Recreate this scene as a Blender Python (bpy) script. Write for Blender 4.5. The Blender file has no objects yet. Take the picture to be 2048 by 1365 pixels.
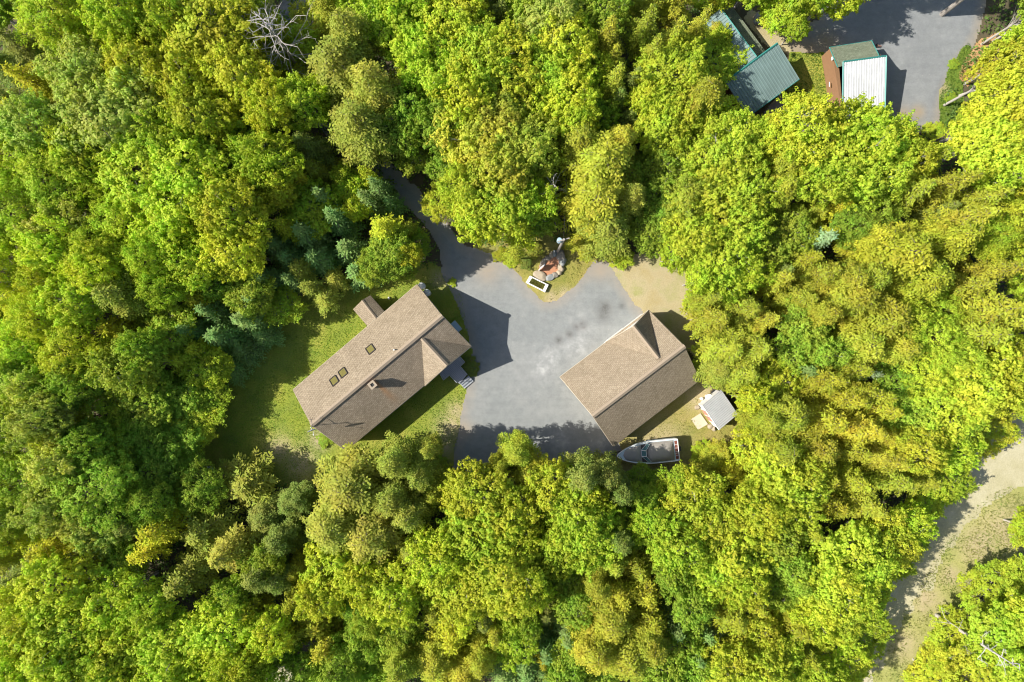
import bpy, math, random
import numpy as np
from mathutils import Vector, Matrix
R = math.radians
rng = np.random.default_rng(7)
random.seed(7)
scene = bpy.context.scene
COL = scene.collection

# ------------------------------------------------------------------ camera, sky, sun
HC, F = 75.85, 1365.0            # flying height in metres, focal length in photo pixels (2048 wide)
cam = bpy.data.cameras.new('camera'); co = bpy.data.objects.new('camera', cam); COL.objects.link(co)
co.location = (0, 0, HC); co.rotation_euler = (0, 0, 0)
cam.sensor_width = 36; cam.lens = 36 * F / 2048; cam.clip_end = 2000; cam.clip_start = 1
scene.camera = co
SUN_EL, SUN_AZ = R(43.6), R(2.6)     # light travels to +x and a little to +y
wd = bpy.data.worlds.new('World'); scene.world = wd; wd.use_nodes = True
nt = wd.node_tree; nt.nodes.clear()
sky = nt.nodes.new('ShaderNodeTexSky'); sky.sky_type = 'NISHITA'; sky.sun_disc = False
sky.sun_elevation = SUN_EL; sky.sun_rotation = R(270 - 2.6)
sky.air_density = 1.0; sky.dust_density = 1.5; sky.ozone_density = 1.0
bg = nt.nodes.new('ShaderNodeBackground'); bg.inputs[1].default_value = 0.105
out = nt.nodes.new('ShaderNodeOutputWorld')
nt.links.new(sky.outputs[0], bg.inputs[0]); nt.links.new(bg.outputs[0], out.inputs[0])
sl = bpy.data.lights.new('sun', 'SUN'); sl.energy = 5.0; sl.angle = R(0.55); sl.color = (1.0, 0.95, 0.86)
so = bpy.data.objects.new('sun', sl); COL.objects.link(so); so.location = (-60, 0, 60)
d = Vector((math.cos(SUN_EL) * math.cos(SUN_AZ), math.cos(SUN_EL) * math.sin(SUN_AZ), -math.sin(SUN_EL)))
so.rotation_euler = d.to_track_quat('-Z', 'Y').to_euler()
scene.view_settings.view_transform = 'Standard'; scene.view_settings.look = 'None'
scene.view_settings.exposure = 0.66; scene.view_settings.gamma = 1.0
scene.render.engine = 'CYCLES'; scene.cycles.pixel_filter_type = 'BLACKMAN_HARRIS'; scene.cycles.filter_width = 1.05

# ------------------------------------------------------------------ helpers
def P(u, v, h=0.0):
    """surveyed point: photo pixel + height above ground -> world"""
    k = (HC - h) / F
    return Vector(((u - 1024) * k, (682.5 - v) * k, h))

def tag(o, label=None, cat=None, group=None, kind=None):
    if label: o['label'] = label
    if cat: o['category'] = cat
    if group: o['group'] = group
    if kind: o['kind'] = kind
    return o

def empty(name, loc, label, cat, group=None):
    o = bpy.data.objects.new(name, None); COL.objects.link(o); o.location = loc
    o.empty_display_size = 0.3
    return tag(o, label, cat, group)

class MB:
    def __init__(s): s.v = []; s.f = []; s.uv = []; s.has_uv = False; s.smooth = False
    def poly(s, pts, uv=None):
        b = len(s.v); s.v += [tuple(p) for p in pts]; s.f.append(tuple(range(b, b + len(pts))))
        s.uv.append(uv if uv else [(p[0], p[1]) for p in pts])
    def prism(s, pts, z0, z1):          # pts: 2d outline ccw
        n = len(pts); b = len(s.v)
        s.v += [(p[0], p[1], z0) for p in pts] + [(p[0], p[1], z1) for p in pts]
        fs = [tuple(b + n + i for i in range(n)), tuple(b + i for i in reversed(range(n)))]
        fs += [(b + i, b + (i + 1) % n, b + n + (i + 1) % n, b + n + i) for i in range(n)]
        for f in fs: s.f.append(f); s.uv.append([(s.v[i][0] + s.v[i][1], s.v[i][2]) for i in f])
    def slab(s, top, th, uvf=None):     # top: 3d polygon, thickness straight down
        n = len(top); b = len(s.v)
        s.v += [tuple(p) for p in top] + [(p[0], p[1], p[2] - th) for p in top]
        nrm = (Vector(top[1]) - Vector(top[0])).cross(Vector(top[2]) - Vector(top[0]))
        up = nrm.z > 0
        A = [b + i for i in range(n)]; B = [b + n + i for i in range(n)]
        fs = [tuple(A if up else A[::-1]), tuple(B[::-1] if up else B)]
        for i in range(n):
            j = (i + 1) % n
            fs.append((A[i], B[i], B[j], A[j]) if up else (A[j], B[j], B[i], A[i]))
        for f in fs:
            s.f.append(f); s.uv.append([uvf(Vector(s.v[i])) if uvf else (s.v[i][0], s.v[i][1]) for i in f])
    def box(s, c, sx, sy, sz, rot=0.0, M=None):
        """c: centre of the base"""
        ca, sa = math.cos(rot), math.sin(rot)
        pts = []
        for z in (0, sz):
            for x, y in ((-sx/2, -sy/2), (sx/2, -sy/2), (sx/2, sy/2), (-sx/2, sy/2)):
                pts.append((c[0] + x*ca - y*sa, c[1] + x*sa + y*ca, c[2] + z))
        if M: pts = [tuple(M @ Vector(p)) for p in pts]
        b = len(s.v); s.v += pts
        for f in ((3,2,1,0),(4,5,6,7),(0,1,5,4),(1,2,6,5),(2,3,7,6),(3,0,4,7)):
            f = tuple(b + i for i in f); s.f.append(f); s.uv.append([(s.v[i][0] + s.v[i][1], s.v[i][2]) for i in f])
    def tube(s, a, b_, r0, r1=None, n=6, caps=True):
        a = Vector(a); b_ = Vector(b_); r1 = r0 if r1 is None else r1
        ax = (b_ - a); 
        if ax.length < 1e-6: return
        ax.normalize(); t = ax.cross(Vector((0, 0, 1)))
        if t.length < 1e-3: t = Vector((1, 0, 0))
        t.normalize(); w = ax.cross(t); b = len(s.v)
        for c, r in ((a, r0), (b_, r1)):
            for i in range(n):
                q = 2*math.pi*i/n; s.v.append(tuple(c + t*(r*math.cos(q)) + w*(r*math.sin(q))))
        for i in range(n):
            j = (i+1) % n; f = (b+i, b+j, b+n+j, b+n+i); s.f.append(f); s.uv.append([(0,0)]*4)
        if caps:
            s.f.append(tuple(b+i for i in reversed(range(n)))); s.uv.append([(0,0)]*n)
            s.f.append(tuple(b+n+i for i in range(n))); s.uv.append([(0,0)]*n)
    def lathe(s, c, prof, n=16):        # prof: (r, z) bottom to top
        b = len(s.v)
        for r, z in prof:
            for i in range(n):
                q = 2*math.pi*i/n; s.v.append((c[0] + r*math.cos(q), c[1] + r*math.sin(q), c[2] + z))
        for k in range(len(prof)-1):
            for i in range(n):
                j = (i+1) % n; s.f.append((b+k*n+i, b+k*n+j, b+(k+1)*n+j, b+(k+1)*n+i)); s.uv.append([(0,0)]*4)
        s.f.append(tuple(b+i for i in reversed(range(n)))); s.uv.append([(0,0)]*n)
        s.f.append(tuple(b+(len(prof)-1)*n+i for i in range(n))); s.uv.append([(0,0)]*n)
    def build(s, name, mat, parent=None, label=None, bevel=0.0):
        off = Vector((0, 0, 0))
        q = parent
        while q is not None: off += q.location; q = q.parent
        me = bpy.data.meshes.new(name)
        me.from_pydata([(x-off.x, y-off.y, z-off.z) for x, y, z in s.v], [], s.f)
        uvl = me.uv_layers.new(name='UVMap')
        flat = [c for f in s.uv for p in f for c in p]; uvl.data.foreach_set('uv', flat)
        me.materials.append(mat); me.update()
        o = bpy.data.objects.new(name, me); COL.objects.link(o)
        if parent is not None: o.parent = parent
        if label: o['label'] = label
        if s.smooth:
            for p in me.polygons: p.use_smooth = True
        if bevel:
            m = o.modifiers.new('bevel', 'BEVEL'); m.width = bevel; m.segments = 2; m.limit_method = 'ANGLE'
        return o

def lin(c):
    return tuple(((x/255)/12.92 if x/255 <= .04045 else ((x/255+.055)/1.055)**2.4) for x in c) + (1,)

def new_mat(name):
    m = bpy.data.materials.new(name); m.use_nodes = True
    n = m.node_tree.nodes; l = m.node_tree.links
    return m, n, l, n['Principled BSDF']

def simple(name, col, rough=.7, metal=0.0, noise=0.12, nscale=3.0, bump=0.0, bscale=30.0, spec=None):
    m, n, l, b = new_mat(name)
    tc = n.new('ShaderNodeTexCoord'); nz = n.new('ShaderNodeTexNoise'); nz.inputs['Scale'].default_value = nscale
    nz.inputs['Detail'].default_value = 6
    l.new(tc.outputs['Object'], nz.inputs['Vector'])
    mx = n.new('ShaderNodeMix'); mx.data_type = 'RGBA'
    mx.inputs[6].default_value = tuple(c*(1-noise) for c in col[:3]) + (1,)
    mx.inputs[7].default_value = tuple(min(1, c*(1+noise)) for c in col[:3]) + (1,)
    l.new(nz.outputs['Fac'], mx.inputs[0]); l.new(mx.outputs[2], b.inputs['Base Color'])
    b.inputs['Roughness'].default_value = rough; b.inputs['Metallic'].default_value = metal
    if spec is not None: b.inputs['Specular IOR Level'].default_value = spec
    if bump:
        n2 = n.new('ShaderNodeTexNoise'); n2.inputs['Scale'].default_value = bscale; n2.inputs['Detail'].default_value = 4
        l.new(tc.outputs['Object'], n2.inputs['Vector'])
        bp = n.new('ShaderNodeBump'); bp.inputs['Strength'].default_value = bump; bp.inputs['Distance'].default_value = .02
        l.new(n2.outputs['Fac'], bp.inputs['Height']); l.new(bp.outputs[0], b.inputs['Normal'])
    return m

def noise_node(n, l, vec, scale, detail=5, rough=.6):
    z = n.new('ShaderNodeTexNoise'); z.inputs['Scale'].default_value = scale
    z.inputs['Detail'].default_value = detail; z.inputs['Roughness'].default_value = rough
    l.new(vec, z.inputs['Vector']); return z.outputs['Fac']
def ramp(n, l, fac, stops):
    r = n.new('ShaderNodeValToRGB'); e = r.color_ramp.elements
    e[0].position, e[0].color = stops[0][0], stops[0][1]
    e[1].position, e[1].color = stops[-1][0], stops[-1][1]
    for p, c in stops[1:-1]:
        x = e.new(p); x.color = c
    l.new(fac, r.inputs['Fac']); return r.outputs['Color']
def mixc(n, l, fac, a, b, mode='MIX'):
    m = n.new('ShaderNodeMix'); m.data_type = 'RGBA'; m.blend_type = mode
    for sock, val in ((0, fac), (6, a), (7, b)):
        if isinstance(val, (int, float)): m.inputs[sock].default_value = val
        elif isinstance(val, tuple): m.inputs[sock].default_value = val
        else: l.new(val, m.inputs[sock])
    return m.outputs[2]
def mathn(n, l, op, a, b=None, c=None, clamp=False):
    m = n.new('ShaderNodeMath'); m.operation = op; m.use_clamp = clamp
    for i, val in enumerate((a, b, c)):
        if val is None: continue
        if isinstance(val, (int, float)): m.inputs[i].default_value = val
        else: l.new(val, m.inputs[i])
    return m.outputs[0]
def attr(n, name):
    a = n.new('ShaderNodeAttribute'); a.attribute_name = name; return a.outputs['Fac']
def bumpn(n, l, b, h, strength, dist):
    bp = n.new('ShaderNodeBump'); bp.inputs['Strength'].default_value = strength; bp.inputs['Distance'].default_value = dist
    l.new(h, bp.inputs['Height']); l.new(bp.outputs[0], b.inputs['Normal'])
def g3(r, g, b): return (r, g, b, 1)

# ------------------------------------------------------------------ materials
def shingle_mat(name, c1, c2, stain=None):
    m, n, l, b = new_mat(name)
    uv = n.new('ShaderNodeUVMap'); uv.uv_map = 'UVMap'
    br = n.new('ShaderNodeTexBrick'); l.new(uv.outputs[0], br.inputs['Vector'])
    br.inputs['Scale'].default_value = 1.0; br.inputs['Brick Width'].default_value = .32
    br.inputs['Row Height'].default_value = .15; br.inputs['Mortar Size'].default_value = .016
    br.inputs['Mortar Smooth'].default_value = .3; br.offset = .43; br.inputs['Bias'].default_value = 0
    br.inputs['Color1'].default_value = c1; br.inputs['Color2'].default_value = c2
    br.inputs['Mortar'].default_value = tuple(x*.45 for x in c2[:3]) + (1,)
    tc = n.new('ShaderNodeTexCoord')
    big = noise_node(n, l, tc.outputs['Object'], .55, 6, .65)
    mid = noise_node(n, l, tc.outputs['Object'], 4.5, 4, .7)
    fine = noise_node(n, l, tc.outputs['Object'], 28, 3, .7)
    c = mixc(n, l, 1.0, br.outputs['Color'], ramp(n, l, big, [(.3, g3(.86,.85,.84)), (.7, g3(1.1,1.1,1.1))]), 'MULTIPLY')
    c = mixc(n, l, 1.0, c, ramp(n, l, mid, [(.35, g3(.84,.82,.8)), (.65, g3(1.12,1.13,1.13))]), 'MULTIPLY')
    c = mixc(n, l, 1.0, c, ramp(n, l, fine, [(.3, g3(.8,.8,.8)), (.7, g3(1.18,1.18,1.18))]), 'MULTIPLY')
    if stain:      # rust run-off below the chimney, follows uv coordinates of the slope
        sx = n.new('ShaderNodeSeparateXYZ'); l.new(uv.outputs[0], sx.inputs[0])
        u0, v0 = stain
        du = mathn(n, l, 'ABSOLUTE', mathn(n, l, 'SUBTRACT', sx.outputs[0], u0))
        dv = mathn(n, l, 'SUBTRACT', sx.outputs[1], v0)
        wv = mathn(n, l, 'ADD', mathn(n, l, 'MULTIPLY', mathn(n, l, 'ABSOLUTE', dv), .16), .22)
        a = mathn(n, l, 'SUBTRACT', 1, mathn(n, l, 'DIVIDE', du, wv), clamp=True)
        a = mathn(n, l, 'MULTIPLY', a, mathn(n, l, 'SUBTRACT', 1, mathn(n, l, 'MULTIPLY', dv, .27), clamp=True))
        a = mathn(n, l, 'MULTIPLY', a, mathn(n, l, 'GREATER_THAN', dv, 0))
        a = mathn(n, l, 'MULTIPLY', a, mathn(n, l, 'ADD', mid, .3), clamp=True)
        c = mixc(n, l, a, c, g3(.36, .17, .06))
    l.new(c, b.inputs['Base Color']); b.inputs['Roughness'].default_value = .93
    b.inputs['Specular IOR Level'].default_value = .25
    h = mathn(n, l, 'ADD', mathn(n, l, 'MULTIPLY', br.outputs['Fac'], -1.0), mathn(n, l, 'MULTIPLY', fine, .4))
    bumpn(n, l, b, h, .7, .018)
    return m

def leaf_mat(name, trans=.42, rough=.55):
    m, n, l, b = new_mat(name)
    oi = n.new('ShaderNodeObjectInfo'); va = attr(n, 'var')
    hs = n.new('ShaderNodeHueSaturation')
    tc = n.new('ShaderNodeTexCoord'); nz1 = noise_node(n, l, tc.outputs['Object'], .38, 3, .5); nz2 = noise_node(n, l, tc.outputs['Object'], 1.3, 3, .6)
    cc = mixc(n, l, 1.0, oi.outputs['Color'], ramp(n, l, nz1, [(.32, g3(.80,.98,.9)), (.68, g3(1.07,1.0,1.0))]), 'MULTIPLY')
    cc = mixc(n, l, 1.0, cc, ramp(n, l, nz2, [(.3, g3(.84,.84,.9)), (.7, g3(1.12,1.12,1.1))]), 'MULTIPLY')
    l.new(cc, hs.inputs['Color'])
    l.new(mathn(n, l, 'ADD', mathn(n, l, 'MULTIPLY', va, .035), .482), hs.inputs['Hue'])
    l.new(mathn(n, l, 'ADD', mathn(n, l, 'MULTIPLY', va, .65), .76), hs.inputs['Value'])
    hs.inputs['Saturation'].default_value = .95
    l.new(hs.outputs[0], b.inputs['Base Color']); b.inputs['Roughness'].default_value = rough
    b.inputs['Specular IOR Level'].default_value = .12
    tr = n.new('ShaderNodeBsdfTranslucent')
    tcol = mixc(n, l, 1.0, hs.outputs[0], g3(1.05, 1.15, .5), 'MULTIPLY'); l.new(tcol, tr.inputs['Color'])
    mx = n.new('ShaderNodeMixShader'); mx.inputs[0].default_value = trans
    l.new(b.outputs[0], mx.inputs[1]); l.new(tr.outputs[0], mx.inputs[2])
    l.new(mx.outputs[0], n['Material Output'].inputs['Surface'])
    return m

def metal_roof_mat(name, col, rough=.42, rib=.3):
    m, n, l, b = new_mat(name)
    uv = n.new('ShaderNodeUVMap'); uv.uv_map = 'UVMap'
    tc = n.new('ShaderNodeTexCoord')
    big = noise_node(n, l, tc.outputs['Object'], .8, 6, .7)
    c = mixc(n, l, 1.0, col, ramp(n, l, big, [(.3, g3(.82,.82,.82)), (.7, g3(1.08,1.08,1.08))]), 'MULTIPLY')
    l.new(c, b.inputs['Base Color']); b.inputs['Roughness'].default_value = rough
    b.inputs['Specular IOR Level'].default_value = .4
    return m

M_ = {}
M_['shingle'] = shingle_mat('tan_shingles', g3(.285,.228,.158), g3(.355,.290,.208))
M_['shingle_stain'] = shingle_mat('tan_shingles_rusty', g3(.255,.205,.145), g3(.335,.275,.20), stain=(0.0, 1.15))
M_['shingle_green'] = shingle_mat('green_shingles', g3(.16,.19,.13), g3(.22,.25,.18))
M_['ridge'] = simple('ridge_shingle', g3(.29,.23,.165), .95, noise=.2, nscale=7, bump=.4)
M_['fascia'] = simple('fascia_paint', g3(.42,.37,.29), .6)
M_['siding'] = simple('tan_siding', g3(.45,.40,.33), .75)
M_['white'] = simple('white_paint', g3(.78,.77,.74), .45, noise=.05)
M_['brown_siding'] = simple('brown_siding', g3(.25,.135,.07), .8, noise=.12, nscale=2)
M_['teal_metal'] = metal_roof_mat('teal_metal', g3(.165,.235,.225), .45)
M_['teal_trim'] = simple('teal_trim', g3(.04,.22,.20), .4)
M_['white_metal'] = metal_roof_mat('white_metal', g3(.50,.51,.52), .45)
M_['grey_metal'] = metal_roof_mat('grey_metal', g3(.37,.375,.38), .5)
M_['glass'] = simple('dark_glass', g3(.05,.06,.03), .06, noise=.3, nscale=2, spec=.8)
M_['sky_glass'] = simple('skylight_glass', g3(.17,.15,.05), .15, noise=.3, nscale=3, spec=.6)
M_['dark_trim'] = simple('dark_trim', g3(.06,.05,.045), .5)
M_['deck'] = simple('grey_deck_boards', g3(.33,.34,.38), .8, noise=.12, nscale=5, bump=.2)
M_['rail'] = simple('grey_rail', g3(.28,.30,.32), .7)
M_['brick'] = simple('chimney_brick', g3(.30,.15,.085), .85, noise=.25, nscale=9)
M_['cap'] = simple('chimney_cap', g3(.30,.24,.17), .8)
M_['black'] = simple('black', g3(.015,.015,.015), .6)
M_['rubber'] = simple('rubber', g3(.025,.025,.025), .8)
M_['steel'] = simple('galvanised_steel', g3(.5,.52,.54), .4, metal=.6)
M_['grey_dish'] = simple('dish_grey', g3(.35,.37,.40), .45)
M_['tank'] = simple('tank_paint', g3(.66,.68,.68), .4, noise=.08)
M_['stone'] = simple('garden_stone', g3(.25,.225,.19), .9, noise=.35, nscale=3, bump=.6, bscale=9)
M_['stone_tan'] = simple('tan_stone', g3(.36,.30,.215), .9, noise=.25, nscale=3, bump=.6, bscale=9)
M_['stone_grey'] = simple('grey_stone', g3(.26,.275,.27), .9, noise=.3, nscale=3, bump=.6, bscale=9)
M_['mulch'] = simple('red_mulch', g3(.42,.20,.11), .95, noise=.35, nscale=12, bump=.8, bscale=25)
M_['soil'] = simple('planter_soil', g3(.30,.22,.09), .95, noise=.4, nscale=14, bump=.8, bscale=25)
M_['wood_pole'] = simple('weathered_pole', g3(.30,.27,.24), .85, noise=.2, nscale=4)
M_['transformer'] = simple('transformer_blue', g3(.32,.44,.52), .45)
M_['bark'] = simple('bark', g3(.16,.13,.105), .9, noise=.4, nscale=3, bump=.7, bscale=12)
M_['bark_pale'] = simple('pale_bark', g3(.42,.39,.35), .85, noise=.3, nscale=3, bump=.5, bscale=10)
M_['bark_dead'] = simple('dead_bark', g3(.46,.42,.39), .85, noise=.25, nscale=4)
M_['leaf'] = leaf_mat('leaves', .5); M_['needle'] = leaf_mat('needles', .42, .6)
M_['boat_white'] = simple('gelcoat', g3(.52,.60,.63), .18, noise=.04)
M_['boat_cover'] = simple('boat_canvas', g3(.33,.30,.265), .85, noise=.1, nscale=3, bump=.25, bscale=3)
M_['boat_glass'] = simple('teal_glass', g3(.10,.21,.22), .08, noise=.15, spec=.8)
M_['boat_teak'] = simple('stern_carpet', g3(.17,.055,.035), .8, noise=.3, nscale=4)
M_['concrete'] = simple('pale_ply', g3(.48,.42,.31), .85, noise=.08, nscale=2)
M_['door_red'] = simple('faded_red_door', g3(.52,.26,.20), .7, noise=.3, nscale=4)
M_['orange'] = simple('faded_orange_plastic', g3(.75,.36,.25), .5)
M_['green_cloth'] = simple('green_cloth', g3(.04,.22,.14), .8)

# ------------------------------------------------------------------ ground sheets
def vnoise(x, y, s, seed=0):
    x = x/s; y = y/s; xi = np.floor(x).astype(int); yi = np.floor(y).astype(int); fx = x-xi; fy = y-yi
    fx = fx*fx*(3-2*fx); fy = fy*fy*(3-2*fy)
    def h(a, b):
        n = (a*374761393 + b*668265263 + seed*974634777) & 0xffffffff
        n = ((n ^ (n >> 13))*1274126177) & 0xffffffff
        return ((n ^ (n >> 16)) & 0xffff)/65535.0
    return (h(xi,yi)*(1-fx)+h(xi+1,yi)*fx)*(1-fy) + (h(xi,yi+1)*(1-fx)+h(xi+1,yi+1)*fx)*fy
def fbm(x, y, s, seed=0, o=4):
    a = 0; w = 1; t = 0
    for k in range(o):
        a = a + w*vnoise(x, y, s/2**k, seed+k); t += w; w *= .55
    return a/t
def sdist(px, py, poly):
    """signed distance, positive inside"""
    pts = np.array(poly); d = np.full(px.shape, 1e9); ins = np.zeros(px.shape, bool); n = len(pts)
    for i in range(n):
        ax, ay = pts[i]; bx, by = pts[(i+1) % n]
        ex, ey = bx-ax, by-ay; t = np.clip(((px-ax)*ex+(py-ay)*ey)/(ex*ex+ey*ey+1e-12), 0, 1)
        d = np.minimum(d, np.hypot(px-ax-t*ex, py-ay-t*ey))
        c = ((ay > py) != (by > py)) & (px < (bx-ax)*(py-ay)/(by-ay+1e-12)+ax); ins ^= c
    return np.where(ins, d, -d)
def gpoly(px): return [tuple(P(u, v)[:2]) for u, v in px]

def sheet(name, polys, z, mat, res=.16, rag=.25, holes=(), spots=None, kind='structure', label=None, grow=0.0):
    polys = [gpoly(p) for p in polys]; holes = [gpoly(h) for h in holes]
    allp = np.array([q for p in polys for q in p])
    x0, y0 = allp.min(0)-1.4; x1, y1 = allp.max(0)+1.4
    xs = np.arange(x0, x1, res); ys = np.arange(y0, y1, res)
    X, Y = np.meshgrid(xs, ys)
    S = np.full(X.shape, -1e9)
    for p in polys: S = np.maximum(S, sdist(X, Y, p))
    for h in holes: S = np.minimum(S, -sdist(X, Y, h))
    S = S + grow + (fbm(X, Y, 1.2, 3)-.5)*rag*2.2
    ny, nx = X.shape
    Sc = (S[:-1,:-1]+S[1:,:-1]+S[:-1,1:]+S[1:,1:])/4
    jj, ii = np.nonzero(Sc > 0)
    used = np.zeros(X.size, bool)
    a = jj*nx+ii; quads = np.stack([a, a+1, a+nx+1, a+nx], 1)
    used[quads.ravel()] = True; remap = np.cumsum(used)-1; quads = remap[quads]
    vx = X.ravel()[used]; vy = Y.ravel()[used]; sv = S.ravel()[used]
    V = np.stack([vx, vy, np.full(vx.shape, z)], 1)
    me = mesh_np(name, V, quads)
    for nm, val in [('edge', sv)] + [(k, f(vx, vy)) for k, f in (spots or {}).items()]:
        at = me.attributes.new(nm, 'FLOAT', 'POINT'); at.data.foreach_set('value', np.ascontiguousarray(val, dtype=np.float32))
    me.materials.append(mat)
    o = bpy.data.objects.new(name, me); COL.objects.link(o); o['kind'] = kind
    if label: o['label'] = label
    return o
def mesh_np(name, V, Q):
    me = bpy.data.meshes.new(name); nv, nq = len(V), len(Q); k = Q.shape[1]
    me.vertices.add(nv); me.vertices.foreach_set('co', np.ascontiguousarray(V, dtype=np.float32).ravel())
    me.loops.add(nq*k); me.loops.foreach_set('vertex_index', np.ascontiguousarray(Q, dtype=np.int32).ravel())
    me.polygons.add(nq); me.polygons.foreach_set('loop_start', np.arange(0, nq*k, k, dtype=np.int32))
    me.update(calc_edges=True); return me

def grass_mat(name, ca, cb, cc, edgec=None):
    m, n, l, b = new_mat(name); tc = n.new('ShaderNodeTexCoord'); v = tc.outputs['Object']
    big = noise_node(n, l, v, .22, 7, .62); mid = noise_node(n, l, v, 1.3, 6, .7); fine = noise_node(n, l, v, 9, 5, .8)
    c = ramp(n, l, big, [(.32, ca), (.52, cb), (.72, cc)])
    c = mixc(n, l, mathn(n, l, 'MULTIPLY', mid, .55), c, cc)
    c = mixc(n, l, 1.0, c, ramp(n, l, fine, [(.25, g3(.55,.6,.55)), (.75, g3(1.4,1.35,1.3))]), 'MULTIPLY')
    sp = attr(n, 'dry'); k = mathn(n, l, 'MULTIPLY', sp, mathn(n, l, 'ADD', mathn(n, l, 'MULTIPLY', mid, 1.4), .1), clamp=True)
    c = mixc(n, l, k, c, mixc(n, l, fine, g3(.40,.31,.19), g3(.55,.46,.29)))
    l.new(c, b.inputs['Base Color']); b.inputs['Roughness'].default_value = .95; b.inputs['Specular IOR Level'].default_value = .1
    bumpn(n, l, b, mathn(n, l, 'ADD', fine, mathn(n, l, 'MULTIPLY', mid, .8)), .9, .12)
    return m
def gravel_mat(name, base, light, dirt):
    m, n, l, b = new_mat(name); tc = n.new('ShaderNodeTexCoord'); v = tc.outputs['Object']
    big = noise_node(n, l, v, .16, 7, .6); mid = noise_node(n, l, v, 1.1, 7, .72); fine = noise_node(n, l, v, 14, 4, .8)
    c = mixc(n, l, ramp(n, l, big, [(.4, g3(0,0,0)), (.68, g3(1,1,1))]), base, light)
    c = mixc(n, l, 1.0, c, ramp(n, l, mid, [(.3, g3(.86,.86,.87)), (.7, g3(1.13,1.12,1.1))]), 'MULTIPLY')
    c = mixc(n, l, 1.0, c, ramp(n, l, fine, [(.25, g3(.76,.76,.76)), (.75, g3(1.25,1.25,1.25))]), 'MULTIPLY')
    mp = n.new('ShaderNodeMapping'); mp.inputs['Rotation'].default_value = (0, 0, .75); mp.inputs['Scale'].default_value = (.22, 2.2, 1); l.new(v, mp.inputs['Vector'])
    stv = noise_node(n, l, mp.outputs[0], 1.0, 5, .7)
    c = mixc(n, l, 1.0, c, ramp(n, l, stv, [(.3, g3(.95,.95,.95)), (.7, g3(1.05,1.05,1.05))]), 'MULTIPLY')
    vo = n.new('ShaderNodeTexVoronoi'); vo.inputs['Scale'].default_value = 2.3; l.new(v, vo.inputs['Vector'])
    pk = mathn(n, l, 'MULTIPLY', mathn(n, l, 'LESS_THAN', vo.outputs['Distance'], .075), mathn(n, l, 'GREATER_THAN', mid, .52))
    c = mixc(n, l, mathn(n, l, 'MULTIPLY', pk, .6), c, g3(.42,.38,.32))
    e = attr(n, 'edge')
    ed = mathn(n, l, 'MULTIPLY', mathn(n, l, 'SUBTRACT', 1, mathn(n, l, 'DIVIDE', e, 1.3), clamp=True), mathn(n, l, 'MULTIPLY', mid, 1.1), clamp=True)
    c = mixc(n, l, ed, c, dirt)
    sa = mathn(n, l, 'MULTIPLY', attr(n, 'sand'), mathn(n, l, 'ADD', mid, .35), clamp=True)
    c = mixc(n, l, sa, c, dirt)
    li = mathn(n, l, 'MULTIPLY', attr(n, 'pale'), mathn(n, l, 'POWER', mathn(n, l, 'MULTIPLY', mid, 1.55), 3.5), clamp=True)
    c = mixc(n, l, mathn(n, l, 'MULTIPLY', li, .75), c, g3(.46,.46,.45))
    dk = mathn(n, l, 'MULTIPLY', attr(n, 'stain'), mathn(n, l, 'POWER', mathn(n, l, 'MULTIPLY', mid, 1.75), 2.5), clamp=True)
    c = mixc(n, l, mathn(n, l, 'MULTIPLY', dk, .7), c, g3(.07,.065,.06))
    l.new(c, b.inputs['Base Color']); b.inputs['Roughness'].default_value = .92; b.inputs['Specular IOR Level'].default_value = .2
    bumpn(n, l, b, fine, .5, .03)
    return m
def dirt_mat(name, a, bcol, c3):
    m, n, l, b = new_mat(name); tc = n.new('ShaderNodeTexCoord'); v = tc.outputs['Object']
    big = noise_node(n, l, v, .3, 7, .65); mid = noise_node(n, l, v, 1.8, 6, .75); fine = noise_node(n, l, v, 11, 5, .8)
    c = ramp(n, l, big, [(.35, a), (.5, bcol), (.66, c3)])
    c = mixc(n, l, mathn(n, l, 'MULTIPLY', mid, .6), c, bcol)
    c = mixc(n, l, 1.0, c, ramp(n, l, fine, [(.25, g3(.68,.68,.68)), (.75, g3(1.3,1.3,1.3))]), 'MULTIPLY')
    l.new(c, b.inputs['Base Color']); b.inputs['Roughness'].default_value = .95; b.inputs['Specular IOR Level'].default_value = .15
    bumpn(n, l, b, mathn(n, l, 'ADD', fine, mid), .8, .06)
    return m

def gauss(pts):
    pts = [(P(u, v)[0], P(u, v)[1], r) for u, v, r in pts]
    def f(x, y):
        o = np.zeros(x.shape)
        for a, b, r in pts: o = np.maximum(o, np.exp(-((x-a)**2+(y-b)**2)/(r*r)))
        return o
    return f
zero = lambda x, y: np.zeros(x.shape)

M_['floor'] = dirt_mat('forest_floor', g3(.055,.06,.03), g3(.10,.085,.05), g3(.15,.115,.07))
gx = np.linspace(-260, 260, 131); GX, GY = np.meshgrid(gx, gx)
a = (np.arange(130)[:, None]*131+np.arange(130)[None, :]).ravel()
gm = mesh_np('ground', np.stack([GX.ravel(), GY.ravel(), np.zeros(GX.size)], 1), np.stack([a, a+1, a+132, a+131], 1))
gm.materials.append(M_['floor']); go = bpy.data.objects.new('ground', gm); COL.objects.link(go); go['kind'] = 'structure'

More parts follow.
